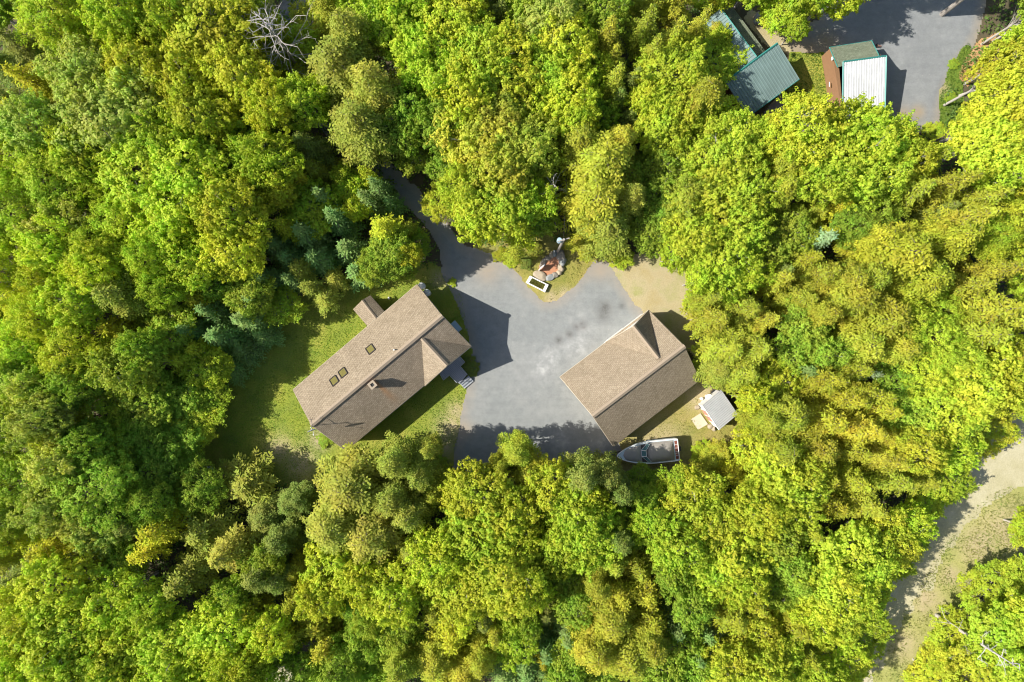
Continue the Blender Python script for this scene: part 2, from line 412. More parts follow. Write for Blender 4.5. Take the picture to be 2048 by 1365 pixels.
ga = g3(.09,.19,.03); gb = g3(.20,.27,.03); gc = g3(.41,.37,.085)
M_['lawn'] = grass_mat('lawn_grass', ga, gb, gc)
M_['rough'] = grass_mat('rough_grass', g3(.17,.22,.03), g3(.29,.28,.06), g3(.38,.29,.13))
M_['verge'] = grass_mat('verge_grass', g3(.23,.29,.05), g3(.35,.36,.10), g3(.48,.43,.20))
M_['gravel'] = gravel_mat('gravel', g3(.215,.228,.226), g3(.25,.258,.252), g3(.30,.255,.20))
M_['asphalt'] = gravel_mat('lot_gravel', g3(.195,.205,.21), g3(.225,.235,.238), g3(.30,.235,.15))
M_['dirt'] = dirt_mat('sandy_dirt', g3(.36,.29,.13), g3(.40,.34,.20), g3(.25,.28,.07))
M_['road'] = dirt_mat('road_dirt', g3(.36,.33,.18), g3(.43,.39,.24), g3(.52,.48,.33))
M_['leafpile'] = dirt_mat('dry_leaves', g3(.30,.15,.05), g3(.45,.26,.12), g3(.55,.36,.18))

sheet('lawn', [[(905,560),(925,600),(945,700),(940,765),(925,800),(918,860),(905,960),(560,965),(430,965),(385,935),(395,850),(440,760),(500,690),(560,620),(640,590),(700,560),(860,535)]],
      .008, M_['lawn'], .18, .5, grow=.5, spots={'dry': gauss([(905,855,1.7),(915,825,1.2),(890,890,1.5),(600,925,1.8),(880,560,1.0),(640,880,1.2),(560,900,1.5)])})
sheet('grass', [[(1395,690),(1430,800),(1500,830),(1500,930),(1400,990),(1240,990),(1212,930),(1222,890),(1290,840),(1380,760)]],
      .0135, M_['rough'], .2, .5, spots={'dry': gauss([(1320,900,3),(1400,790,2),(1290,960,2.5)])})
sheet('grass', [[(1150,480),(1200,500),(1182,535),(1150,568),(1118,598),(1098,608),(1080,596),(1062,572),(1040,548),(1005,530),(975,512),(960,500),(1000,470)]],
      .011, M_['rough'], .14, .3, grow=.7, spots={'dry': gauss([(1105,600,1.0),(1000,520,1.0),(1130,590,.8)])})
sheet('dirt_path', [[(1185,515),(1215,500),(1330,510),(1385,555),(1410,620),(1440,700),(1400,720),(1300,650),(1270,620),(1240,580)]],
      .010, M_['dirt'], .18, .5)
yard = [(905,590),(885,555),(880,500),(850,450),(800,400),(790,360),(830,370),(880,430),(930,490),(985,508),(1040,552),(1062,582),(1090,606),(1118,600),(1155,566),(1190,520),(1215,525),(1245,570),(1268,610),(1300,640),
        (1300,700),(1240,830),(1235,880),(1245,915),(1225,930),(1100,938),(1000,932),(903,950),(908,900),(922,840),(935,760),(945,700),(925,640)]
sheet('driveway', [yard, [(790,410),(735,345),(650,270),(590,190),(560,90),(560,-60),(625,-60),(618,80),(640,160),(700,250),(780,320),(850,400)]],
      .016, M_['gravel'], .14, .22,
      spots={'pale': gauss([(1092,728,1.1),(1085,742,1.0),(1100,715,1.0),(1160,655,1.2),(1205,885,.7),(1150,690,1.5),(1120,880,1.2),(1090,735,.4)]),
             'stain': gauss([(1208,618,.9),(1207,632,.7),(1152,655,.6),(1140,668,.55),(1118,680,.5),(1243,612,.4),(1165,650,.6)]), 'sand': gauss([(1200,540,1.2),(975,540,1.5),(930,860,1.0)])})
lot = [(1560,60),(1640,40),(1600,-20),(1980,-30),(1960,60),(1950,90),(1925,120),(1895,180),(1885,215),(1878,262),(1830,268),(1700,275),(1560,260),(1560,190),(1590,205),(1650,200),(1636,112),(1590,112)]
sheet('parking_lot', [lot, [(1470,300),(1560,185),(1600,250),(1560,310)]], .016, M_['asphalt'], .16, .16,
      spots={'sand': gauss([(1808,235,1.1),(1835,225,.8),(1650,85,1.6),(1620,95,1.6),(1600,90,1.5)]), 'pale': zero, 'stain': zero})
sheet('grass', [[(1580,105),(1650,105),(1655,200),(1590,215),(1560,180)]], .024, M_['lawn'], .14, .15, spots={'dry': zero})
sheet('dirt_path', [[(1500,20),(1560,35),(1610,70),(1640,100),(1595,115),(1560,90),(1540,100),(1490,40)]], .012, M_['dirt'], .16, .3)
sheet('grass', [[(1935,85),(1950,110),(1925,160),(1925,215),(1920,262),(1880,290),(1860,268),(1876,250),(1880,180),(1905,125)]],
      .026, grass_mat('green_verge', g3(.07,.15,.02), g3(.12,.2,.025), g3(.24,.27,.06)), .14, .35, spots={'dry': gauss([(1885,180,.7)])})
sheet('leaf_litter', [[(1950,85),(1990,70),(2000,110),(1960,150),(1935,175),(1918,160),(1925,130)]], .030, M_['leafpile'], .12, .35)
roadp = [(2200,700),(2048,815),(1985,850),(1930,905),(1885,985),(1835,1080),(1790,1150),(1745,1240),(1700,1330),(1670,1420),
         (1715,1420),(1750,1350),(1800,1260),(1845,1190),(1900,1100),(1965,1015),(2048,975),(2200,900)]
vergep = [(2200,820),(2048,960),(1955,1000),(1880,1100),(1820,1200),(1730,1370),(1700,1430),(1850,1430),(1860,1330),(1920,1230),(1990,1150),(2080,1120),(2200,1100)]
sheet('grass_verge', [vergep], .010, M_['verge'], .2, .5, spots={'dry': gauss([(2020,1060,3),(1960,1090,2.5),(1850,1200,2),(1800,1290,2),(1900,1150,1.2)])})
sheet('dirt_road', [roadp], .016, M_['road'], .2, 1.0)
sheet('dirt_path', [[(520,1290),(580,1290),(600,1420),(530,1420)]], .012, M_['road'], .18, .4)
sheet('dirt_path', [[(270,1340),(345,1345),(350,1420),(270,1420)]], .012, M_['road'], .18, .4)
sheet('grass', [[(500,-20),(548,0),(550,60),(520,60)]], .012, M_['lawn'], .18, .3, spots={'dry': gauss([(525,20,1)])})

# ------------------------------------------------------------------ houses
def lerp(a, b, t): return a + (b-a)*t
def uvframe(origin, along):
    o = Vector(origin); a = Vector(along).normalized()
    def f(p):
        q = Vector(p)-o; s = q.dot(a); r = q-a*s; return (s, r.length)
    return f
def ridge_cap(mb, a, b, w=.24, h=.16, drop=.62):
    """two long thin boards over the ridge, standing proud of the slopes"""
    a = Vector(a); b = Vector(b); ax = (b-a).normalized(); side = ax.cross(Vector((0,0,1))).normalized()
    for sg in (1, -1):
        t0 = a+Vector((0,0,h)); t1 = b+Vector((0,0,h)); e0 = a+side*w*sg+Vector((0,0,h-w*drop)); e1 = b+side*w*sg+Vector((0,0,h-w*drop))
        mb.slab([t0, t1, e1, e0] if sg < 0 else [e0, e1, t1, t0], .12)

def gable_house(root, NW, NE, RW, RE, SW, SE, roofm_n, roofm_s, cross=None, cross_side='S', over=.4):
    rf = MB(); along = (RE-RW)
    rf.slab([RW, RE, NE, NW], .16, uvframe(RW, along)); o1 = rf.build('roof', roofm_n, root, 'slope facing the upper left')
    rs = MB(); rs.slab([RW, RE, SE, SW], .16, uvframe(RW if not cross or cross_side != 'S' else cross['uv0'], along)); o2 = rs.build('roof', roofm_s, root, 'slope facing the lower right')
    rc = MB(); ax = along.normalized(); ridge_cap(rc, RW-ax*.03, RE+ax*.03); rc.build('ridge_cap', M_['ridge'], root)
    # walls: pentagon profile, inset below the roof
    t = over/along.length; w = MB()
    def prof(tt):
        n = lerp(NW, NE, tt); r = lerp(RW, RE, tt); s = lerp(SW, SE, tt)
        n2 = lerp(n, r, over/(n-r).length); s2 = lerp(s, r, over/(s-r).length); dz = Vector((0,0,-.2))
        return [Vector((n2.x,n2.y,0)), n2+dz, r+dz, s2+dz, Vector((s2.x,s2.y,0))]
    A, B = prof(t), prof(1-t)
    w.poly(A); w.poly(B[::-1])
    for i in range(5):
        j = (i+1) % 5; w.poly([A[j], A[i], B[i], B[j]])
    wall = w.build('wall', M_['siding'], root)
    # fascia boards on the rakes and eaves
    fb = MB()
    for p, q in ((NW, RW), (RW, SW), (NE, RE), (RE, SE), (NW, NE), (SW, SE)):
        fb.tube(p-Vector((0,0,.10)), q-Vector((0,0,.10)), .045, n=4)
    fb.build('fascia', M_['fascia'], root)
    return o1, o2, A, B, wall

def windows_on(root, p0, p1, zs, ts, w=.9, h=1.1, out=None):
    """framed windows on a wall line p0-p1 (2d), out = outward normal"""
    p0 = Vector((p0[0], p0[1], 0)); p1 = Vector((p1[0], p1[1], 0)); ax = (p1-p0).normalized()
    rot = math.atan2(ax.y, ax.x); 
    for t, z in zip(ts, zs):
        c = lerp(p0, p1, t)+out*.03
        fr = MB(); fr.box((c.x, c.y, z), w, .10, h, rot); f = fr.build('window', M_['white'], root)
        c2 = c+out*.05; g = MB(); g.box((c2.x, c2.y, z+.08), w-.16, .02, h-.16, rot); g.build('pane', M_['glass'], f)

# ---- long brown roofed house
hN, hS, hR = 3.0, 3.6, 6.5
NW, NE = P(585.6,780,hN), P(834,569,hN); RW, RE = P(622.6,851,hR), P(884.3,631.9,hR); SW, SE = P(692,902,hS), P(942.8,693,hS)
base = (NW+SE)/2; base.z = 0
house = empty('house', base, 'long tan shingle roofed house with chimney and three skylights beside the gravel yard', 'house')
ax = (RE-RW).normalized()
chim_top = P(743.7, 769.7, 7.0)
uv0 = RW + ax*((chim_top-RW).dot(ax)+.25)
o1, o2, A, B, wall = gable_house(house, NW, NE, RW, RE, SW, SE, M_['shingle'], M_['shingle_stain'], cross={'uv0': uv0})
# shift stain origin: v0 is the distance from the ridge
for nd in M_['shingle_stain'].node_tree.nodes: pass
def cross_gable(root, C1, C2, FR, BR, m1, m2, face_out, door=None):
    """C1,C2 eave corners, FR front ridge, BR back ridge meeting the main slope"""
    up = Vector((0,0,.03))
    for C, m in ((C1, m1), (C2, m2)):
        mb = MB(); e = Vector((C.x, C.y, C.z)); 
        mb.slab([FR+up, BR+up, e+up], .14, uvframe(FR, BR-FR)); mb.build('cross_roof', m, root)
    rc = MB(); ridge_cap(rc, FR+up, BR+up, .2, .08, .8); rc.build('ridge_cap', M_['ridge'], root)
    inn = -face_out*(.17 if door else .35); dz = Vector((0,0,-.2))
    ax = (C2-C1).normalized(); g = MB()
    a = C1+inn+ax*.1+dz; b = C2+inn-ax*.1+dz; r = FR+inn+dz
    pts = [Vector((a.x,a.y,0)), a, r, b, Vector((b.x,b.y,0))]
    g.poly(pts); g.poly([p-face_out*.12 for p in pts][::-1])
    for i in range(5):
        j = (i+1) % 5; g.poly([pts[j], pts[i], pts[i]-face_out*.12, pts[j]-face_out*.12])
    g.build('gable_wall', M_['white'] if door else M_['siding'], root)
    fb = MB()
    for q in (C1, C2): fb.tube(FR-Vector((0,0,.06)), q-Vector((0,0,.06)), .05, n=4)
    fb.build('fascia', M_['fascia'], root)
    return pts
FR, BR = P(894,732,6.35), P(843,677,6.25); C1 = P(849.5,772.5,hS)
fo = Vector((ax.y, -ax.x, 0)).normalized()
gp = cross_gable(house, SE, C1, FR, BR, M_['shingle'], M_['shingle'], fo)
windows_on(house, gp[0][:2], gp[4][:2], [1.1, 1.1], [.25, .75], 1.2, 1.2, fo)
windows_on(house, A[4][:2], B[4][:2], [1.0]*4, [.1, .24, .4, .54], 1.0, 1.1, fo)
windows_on(house, A[0][:2], B[0][:2], [1.0]*4, [.12, .3, .5, .9], 1.0, 1.1, -fo)
windows_on(house, B[0][:2], B[4][:2], [1.0, 1.0], [.3, .7], 1.0, 1.1, ax.copy())
# skylights on the upper-left slope
slope_n = (RE-RW).cross(NW-RW).normalized()
if slope_n.z < 0: slope_n = -slope_n
def on_slope(u, v, p0, nrm):
    cpos = Vector((0, 0, HC)); dr = (P(u, v, 0)-cpos); t = (p0-cpos).dot(nrm)/dr.dot(nrm); return cpos+dr*t
for cu, cv in ((741.5, 699.5), (686.5, 746.5), (669.0, 762.5)):
    c = on_slope(cu, cv, RW, slope_n); dn = (NW-RW).normalized()
    q = [c+ax*s1*.40+dn*s2*.50 for s1, s2 in ((-1,-1),(1,-1),(1,1),(-1,1))]
    fr = MB()
    for i in range(4):
        p0, p1 = q[i]+slope_n*.07, q[(i+1) % 4]+slope_n*.07; fr.tube(p0, p1, .075, n=4)
    f = fr.build('skylight', M_['dark_trim'], house)
    g = MB(); g.slab([p+slope_n*.07 for p in q], .05); g.build('pane', M_['sky_glass'], f)
# vent pipe
vp = on_slope(789, 700, RW, slope_n)
mb = MB(); mb.tube(vp-Vector((0,0,.2)), vp+Vector((0,0,.45)), .07, n=10); mb.build('vent_pipe', M_['white'], house)
# chimney
cx, cy = chim_top.x+.05, chim_top.y-.02; ra = math.atan2(ax.y, ax.x)
mb = MB(); mb.box((cx, cy, 4.6), .62, .62, 2.3, ra); ch = mb.build('chimney', M_['brick'], house)
mb = MB()
for dx, dy, sx, sy in ((0,.27,.74,.2),(0,-.27,.74,.2),(.27,0,.2,.34),(-.27,0,.2,.34)):
    mb.box((cx+dx*math.cos(ra)-dy*math.sin(ra), cy+dx*math.sin(ra)+dy*math.cos(ra), 6.9), sx, sy, .14, ra)
mb.build('chimney_cap', M_['cap'], ch)
mb = MB(); mb.box((cx, cy, 6.88), .34, .34, .03, ra); mb.build('flue', M_['black'], ch)
# satellite dish and little aerial on a mast at the left ridge end
mp = P(627.5, 853, 6.6)+ax*.1
mb = MB(); mb.tube((mp.x, mp.y, 6.2), (mp.x, mp.y, 8.0), .035, n=8); mast = mb.build('antenna_mast', M_['steel'], house)
mb = MB(); dd = Vector((.35, -.93, .1)).normalized(); c = Vector((mp.x, mp.y, 7.95))+dd*.35
u = dd.cross(Vector((0,0,1))).normalized(); w = u.cross(dd)
N = 20; rings = []
for k, (r, dz) in enumerate(((.0, .10), (.2, .085), (.38, .03), (.46, 0.0))):
    rings.append([c - dd*dz*1.0 + (u*math.cos(2*math.pi*i/N)+w*math.sin(2*math.pi*i/N))*max(r, .001) for i in range(N)])
for k in range(3):
    for i in range(N):
        j = (i+1) % N; mb.poly([rings[k][i], rings[k][j], rings[k+1][j], rings[k+1][i]])
mb.smooth = True; o = mb.build('dish', M_['grey_dish'], mast); sm = o.modifiers.new('s', 'SOLIDIFY'); sm.thickness = .02
mb = MB(); f_ = c+dd*.5-w*.1; mb.tube(c-w*.4, f_, .02, n=5); mb.tube(f_, f_-dd*.14, .05, n=8)
mb.tube(Vector((mp.x,mp.y,7.8)), c-dd*.1, .03, n=5); mb.build('feed_arm', M_['white'], mast)
mb = MB(); b0 = Vector((mp.x, mp.y, 7.3)); e0 = b0+Vector((-.1,.75,.1)); mb.tube(b0, e0, .025, n=5)
for t in (-.22, 0, .22): mb.tube(e0+Vector((t*.9+.1,-.1,.0)), e0+Vector((t*.9+.1,.22,.0)), .012, n=4)
mb.tube(e0+Vector((-.2,0,0)), e0+Vector((.45,.02,0)), .015, n=4); mb.build('aerial', M_['dark_trim'], mast)
# entry bump-out with its own little gable on the upper-left side
br, fr_ = P(752,637.4,2.95), P(724,601,2.95)
l0, l1 = P(706,619,2.25), P(735,653,2.25); r0, r1 = P(740.4,591,2.25), P(770,625,2.25)
mb = MB(); mb.slab([fr_, br, l1, l0], .12, uvframe(fr_, br-fr_)); mb.slab([fr_, br, r1, r0], .12, uvframe(fr_, br-fr_)); mb.build('entry_roof', M_['shingle'], house)
mb = MB(); ridge_cap(mb, fr_, br, .14, .06, .7); mb.build('ridge_cap', M_['ridge'], house)
mb = MB(); ins = .18; qs = [lerp(l0, r0, .08), lerp(l0, r0, .92), lerp(l1, r1, .92), lerp(l1, r1, .08)]
mb.prism([(p.x, p.y) for p in (lerp(qs[3],qs[0],.92), lerp(qs[2],qs[1],.92), qs[2], qs[3])][::-1], 0, 2.2); mb.build('entry_wall', M_['siding'], house)
# porch deck under the cross gable eave, with railing and steps
deckpx = [(878,742),(888.5,759.5),(900.5,750),(915,765),(919,768),(935,749),(921,733),(930,724.5),(921,714),(905,705),(865,735)]
H = .75; dp = [P(u_, v_, H) for u_, v_ in deckpx]
mb = MB(); mb.prism([(p.x, p.y) for p in dp][::-1], H-.14, H); deck = mb.build('porch_deck', M_['deck'], house)
mb = MB(); cc = P(905, 738, H)
for i in range(-14, 15):
    a_ = cc+Vector((ax.y, -ax.x, 0))*i*.155; 
    if abs(i) < 12: mb.box((a_.x-ax.x*.0, a_.y, H+.003), 2.6-.10*abs(i-2), .015, .004, ra)
mb.build('board_gap', M_['dark_trim'], deck)
mb = MB()
for i in (0, 1, 2, 4, 5, 6, 7):
    p, q = dp[i], dp[i+1]
    if i == 4: continue
    for z in (.45, .9): mb.tube(p+Vector((0,0,z)), q+Vector((0,0,z)), .045 if z == .9 else .025, n=4)
    nn = max(1, int((q-p).length/.5))
    for k in range(nn+1): a_ = lerp(p, q, k/nn); mb.tube(a_, a_+Vector((0,0,.9)), .03, n=4)
mb.build('railing', M_['rail'], deck)
st = P(930,762,0)
mb = MB()
for k in range(3):
    c_ = lerp(dp[4], dp[5], .5)+Vector((ax.x*.0,0,0))+fo*(.2+.28*k); mb.box((c_.x, c_.y, 0), 1.3, .28, .55-.18*k, ra)
mb.build('steps', M_['rail'], deck)

# ---- garage
hE = 3.0
gNW, gNE = P(1119.7,754.4,hE), P(1297.7,620.5,hE); gRW, gRE = P(1185.5,832.8,6.3), P(1369,692.8,6.3); gSW, gSE = P(1226.8,894,hE), P(1400,760.3,hE)
base = (gNW+gSE)/2; base.z = 0
gar = empty('garage', base, 'tan shingle roofed garage with dark corner gable, its end next to the boat', 'garage')
gax = (gRE-gRW).normalized(); gfo = Vector((-gax.y, gax.x, 0)).normalized()
_, _, gA, gB, _ = gable_house(gar, gNW, gNE, gRW, gRE, gSW, gSE, M_['shingle'], M_['shingle'])
gFR, gBR = P(1267.5,652.4,6.1), P(1317.4,716.4,6.05); gC1 = P(1212,684,hE)
gp = cross_gable(gar, gC1, gNE, gFR, gBR, M_['shingle'], M_['shingle'], gfo, door=True)
for t in (.27, .73):
    c = lerp(Vector((gp[0].x,gp[0].y,0)), Vector((gp[4].x,gp[4].y,0)), t)+gfo*.04
    mb = MB(); ga_ = math.atan2(gax.y, gax.x)
    for k in range(4): mb.box((c.x, c.y, .05+k*.58), 2.3, .06, .55, ga_)
    mb.build('garage_door', M_['white'], gar)
windows_on(gar, gA[0][:2], gB[0][:2], [1.1, 1.1], [.15, .35], 1.0, 1.0, gfo)
windows_on(gar, gA[4][:2], gB[4][:2], [1.1]*3, [.2, .5, .8], 1.0, 1.0, -gfo)
windows_on(gar, gB[0][:2], gB[4][:2], [1.1], [.5], 1.0, 1.0, gax.copy())

# ---- ribbed metal roof helper
def ribbed(mb, c0, c1, c2, c3, pitch=.3, rw=.05, rh=.05, th=.08):
    """c0-c1 ridge edge, c3-c2 eave edge; ribs run from ridge to eave"""
    mb.slab([c0, c1, c2, c3], th)
    n = max(2, int((c1-c0).length/pitch)); nrm = (c1-c0).cross(c3-c0).normalized()
    if nrm.z < 0: nrm = -nrm
    axx = (c1-c0).normalized()
    for i in range(n+1):
        a_ = lerp(c0, c1, i/n); b_ = lerp(c3, c2, i/n)
        mb.poly([a_-axx*rw+nrm*.003, a_+nrm*rh, b_+nrm*rh, b_-axx*rw+nrm*.003]); mb.poly([a_+nrm*rh, a_+axx*rw+nrm*.003, b_+axx*rw+nrm*.003, b_+nrm*rh])

# ---- teal metal roofed building
tb = P(1530, 150, 0)
teal = empty('cabin', tb, 'L shaped cabin with ribbed teal metal roof and flat porch roof, partly under trees', 'cabin')
Ra, Rb = P(1442.5,17.6,4.3), P(1513.3,113.3,4.3); dwn = Vector((-(Rb-Ra).normalized().y, (Rb-Ra).normalized().x, 0))
dl = (Rb-Ra).normalized(); left = Vector((dl.y, -dl.x, 0))
if left.x > 0: left = -left
La, Lb = Ra+left*4.6+Vector((0,0,-1.6)), Rb+left*4.6+Vector((0,0,-1.6))
mb = MB(); ribbed(mb, Ra, Rb, Lb, La, .32); mb.build('metal_roof', M_['teal_metal'], teal, 'wing slope')
mb = MB(); mb.tube(Ra, Rb, .08, n=4); mb.build('ridge_trim', M_['teal_trim'], teal)
Pa, Pb = P(1485,39,2.2), P(1531,102.5,2.2)
Pa0, Pb0 = Ra.copy(), Rb.copy(); Pa0.z = Pb0.z = 2.35; Pa = Pa0+(Pb-Pb0-(Pb-Pb0).dot(dl)*dl); Pa.z = 2.2
mb = MB(); mb.slab([Pa0-dl*.2, Pb0, Pb, Pa-dl*.2], .14, uvframe(Pa0, Pb0-Pa0)); mb.build('porch_roof', M_['shingle_green'], teal, 'low grey green porch roof')
# main slope
Ta, Tb, Tc = P(1519,113.5,4.2), P(1555,87,4.2), P(1598.7,159,2.7); ex = (Tb-Ta).normalized()
Ta2 = Tb-ex*6.8; Tb_ = Tb; Td = Ta2+(Tc-Tb)
mb = MB(); ribbed(mb, Ta2, Tb_, Tc, Td, .32); mb.build('metal_roof', M_['teal_metal'], teal, 'broad lower slope')
mb = MB(); mb.tube(Ta2-Vector((0,0,.02)), Tb+Vector((0,0,.02)), .11, n=4); mb.tube(Tc, Td, .05, n=4); mb.build('ridge_trim', M_['teal_trim'], teal)
mb = MB()
q = [Tb, Ta2, Td, Tc]; cen = sum(q, Vector())/4; q2 = [lerp(p, cen, .1) for p in q]
for i in range(4):
    j = (i+1) % 4; a_, b_ = q2[i], q2[j]; dz = Vector((0,0,-.18))
    mb.poly([Vector((a_.x,a_.y,0)), Vector((b_.x,b_.y,0)), b_+dz, a_+dz])
q = [Ra, Rb, Lb, La]; cen = sum(q, Vector())/4; q2 = [lerp(p, cen, .06) for p in q]
for i in range(4):
    j = (i+1) % 4; a_, b_ = q2[i], q2[j]; dz = Vector((0,0,-.18))
    mb.poly([Vector((a_.x,a_.y,0)), Vector((b_.x,b_.y,0)), b_+dz, a_+dz])
mb.build('wall', M_['brown_siding'], teal)
for t in (.05, .5, .95):
    mb = MB(); p = lerp(Pa, Pb, t); mb.tube((p.x-.1, p.y, 0), (p.x-.1, p.y, 2.05), .08, n=6); mb.build('porch_post', M_['wood_pole'], teal)

# ---- brown shed with white metal roof
sN1, sN2 = P(1659,95,2.5), P(1743.4,81.6,2.5); sR1, sR2 = P(1675.3,135,4.25), P(1758.5,112,4.25)
shed = empty('shed', P(1700,160,0), 'brown sided shed, half green shingles and half white ribbed metal roof', 'shed')
mb = MB(); mb.slab([sR1, sR2, sN2, sN1], .12, uvframe(sR1, sR2-sR1)); mb.build('shingle_roof', M_['shingle_green'], shed)
w1, w2 = P(1686.5,124,4.33), P(1773,112,4.33); w3 = P(1769.6,237,2.7); 
dS = w3-w2; w4 = w1+dS
mb = MB(); ribbed(mb, w1, w2, w3, w4, .26, .045, .045); mb.build('metal_roof', M_['white_metal'], shed)
mb = MB()
for p, q_ in ((w1, w2), (w1, w4), (w2, w3)): mb.tube(p+Vector((0,0,.01)), q_+Vector((0,0,.01)), .09, n=4)
mb.build('roof_trim', M_['teal_trim'], shed)
mb = MB(); dz = Vector((0,0,-.15))
inx = (w2-w1).normalized()*.25
a0 = sN1+inx; a1 = sR1+inx; a1.z = 4.2; a2 = w4+inx; b0 = sN2-inx; b1 = w2-inx; b1.z = 4.2; b2 = w3-inx
a0b = Vector((a0.x,a0.y,0)); a2b = Vector((a2.x,a2.y,0)); b0b = Vector((b0.x,b0.y,0)); b2b = Vector((b2.x,b2.y,0))
mb.poly([a0b, a0+dz, a1+dz, a2+dz, a2b]); mb.poly([b2b, b2+dz, b1+dz, b0+dz, b0b]); mb.poly([b0b, b0+dz, a0+dz, a0b]); mb.poly([a2b, a2+dz, b2+dz, b2b])
mb.build('wall', M_['brown_siding'], shed)
mb = MB(); c = P(1656,119.5,2.6); nn = Vector((-1, -.12, 0)).normalized(); c = lerp(a0, a1, .45); c = Vector((c.x, c.y, 2.6))
mb.tube(c-nn*.02, c+nn*.05, .2, n=20); mb.build('round_vent', M_['white'], shed)
mb = MB(); mb.tube(sN1, sR1, .05, n=4); mb.tube(sN2, sR2, .05, n=4); mb.tube(sN1, sN2, .04, n=4); mb.build('rake_trim', M_['teal_trim'], shed)
c = P(1659, 150, 1.6); 
mb = MB(); cw = lerp(a1, a2, .15); mb.box((cw.x-.05, cw.y, 1.5), .05, .5, .12, 0); mb.build('wall_bracket', M_['white'], shed)

# ---- small grey roofed garden shed
kA, kB = P(1405,811.6,2.3), P(1437.9,860,2.3); kC = P(1439.5,784,2.3); dk = (kC-kA); 
gs = empty('garden_shed', P(1430,825,0), 'small garden shed with grey ribbed metal roof, faded red door and ramp', 'shed')
kD = kB+dk
mid1, mid2 = lerp(kA, kC, .5), lerp(kB, kD, .5)
kA2, kB2, kC2, kD2 = [p.copy() for p in (kA, kB, kC, kD)]
kC2 = kA+dk*1.0; kD2 = kB+dk*1.0+ (kC-kA).normalized()*.3; kC2 += (kC-kA).normalized()*.3; kC2.z = kD2.z = 2.1
mb = MB(); ribbed(mb, kA2, kB2, kD2, kC2, .2, .04, .04); mb.build('metal_roof', M_['grey_metal'], gs)
cen = (kA+kB+kC2+kD2)/4
mb = MB(); q2 = [lerp(p, cen, .07) for p in (kA2, kB2, kD2, kC2)]
for i in range(4):
    j = (i+1) % 4; a_, b_ = q2[i], q2[j]; dz = Vector((0,0,-.1)); mb.poly([Vector((a_.x,a_.y,0)), Vector((b_.x,b_.y,0)), b_+dz, a_+dz])
mb.build('wall', M_['white'], gs)
kax = (kB-kA).normalized(); kout = Vector((kax.y, -kax.x, 0)); 
if kout.x > 0: kout = -kout
ka_ = math.atan2(kax.y, kax.x)
c = lerp(q2[0], q2[1], .48)+kout*.03
mb = MB(); mb.box((c.x, c.y, .12), 1.5, .06, 1.85, ka_); dr = mb.build('door', M_['door_red'], gs)
mb = MB()
for s_ in (-.8, 0, .8): e = c+kax*s_; mb.box((e.x+kout.x*.03, e.y+kout.y*.03, .1), .1, .07, 1.95, ka_)
mb.build('door_trim', M_['white'], dr)
mb = MB(); e = c+kax*.15+kout*.07; mb.box((e.x, e.y, 1.0), .05, .06, .16, ka_); mb.build('handle', M_['dark_trim'], dr)
rp = [P(1382,839,.02), P(1400.9,827,.16), P(1416,848.7,.16), P(1396,860,.02)]
mb = MB(); mb.slab(rp, .06); mb.build('ramp', M_['concrete'], gs)
mb = MB(); mb.tube(kA, kB, .06, n=4); mb.build('eave_trim', M_['white'], gs)

# ------------------------------------------------------------------ boat on its trailer
bow = P(1234, 912.5, 1.9); stern = P(1357.5, 900, 1.9); L = (stern-bow).length
bx = (bow-stern).normalized(); bx.z = 0; by = Vector((-bx.y, bx.x, 0))
Bm = Matrix(((bx.x, by.x, 0, stern.x), (bx.y, by.y, 0, stern.y), (0, 0, 1, 0), (0, 0, 0, 1)))
boat = empty('boat', (lerp(bow, stern, .5).x, lerp(bow, stern, .5).y, .7), 'white cabin cruiser with tan canvas covers resting on a trailer', 'boat')
def bp_(x, y, z): return Bm @ Vector((x, y, z))
def halfw(t):      # t 0 stern .. 1 bow
    return 1.30*(1-max(0, (t-.35)/.65)**2.2)**.75 if t < 1 else 0.0
ts = [0, .04, .12, .25, .4, .5, .6, .7, .78, .85, .9, .94, .97, .99, 1.0]
def hull_ring(t):
    x = t*L; w = halfw(t)*(1 if t > .05 else .95+t); zt = 1.75+.22*t*t; zk = .55+.55*max(0, (t-.55)/.45)**2.5
    return x, w, zt, zk
mb = MB(); rows = []
for t in ts:
    x, w, zt, zk = hull_ring(t)
    row = []
    for a_, zz in ((-1.0, 1), (-.99, .75), (-.85, .35), (-.4, .1), (0, 0), (.4, .1), (.85, .35), (.99, .75), (1.0, 1)):
        row.append(bp_(x + (zz-1)*.35*max(0, t-.6), a_*w*(.93 if zz == 1 else 1), zk+(zt-zk)*zz))
    rows.append(row)
for i in range(len(rows)-1):
    for j in range(8): mb.poly([rows[i][j], rows[i+1][j], rows[i+1][j+1], rows[i][j+1]][::-1])
mb.poly(rows[0]); mb.smooth = False; hull = mb.build('hull', M_['boat_white'], boat)
# deck with rub rail
mb = MB()
top = [rows[i][0] for i in range(len(rows))]; topr = [rows[i][8] for i in range(len(rows))]
for i in range(len(rows)-1): mb.poly([top[i], top[i+1], topr[i+1], topr[i]])
mb.build('deck', M_['boat_white'], boat)
mb = MB()
for side in (top, topr):
    for i in range(len(side)-1): mb.tube(side[i]+Vector((0,0,.0)), side[i+1]+Vector((0,0,.0)), .05, n=6)
mb.tube(top[0], topr[0], .05, n=6); mb.build('rub_rail', M_['white'], boat)
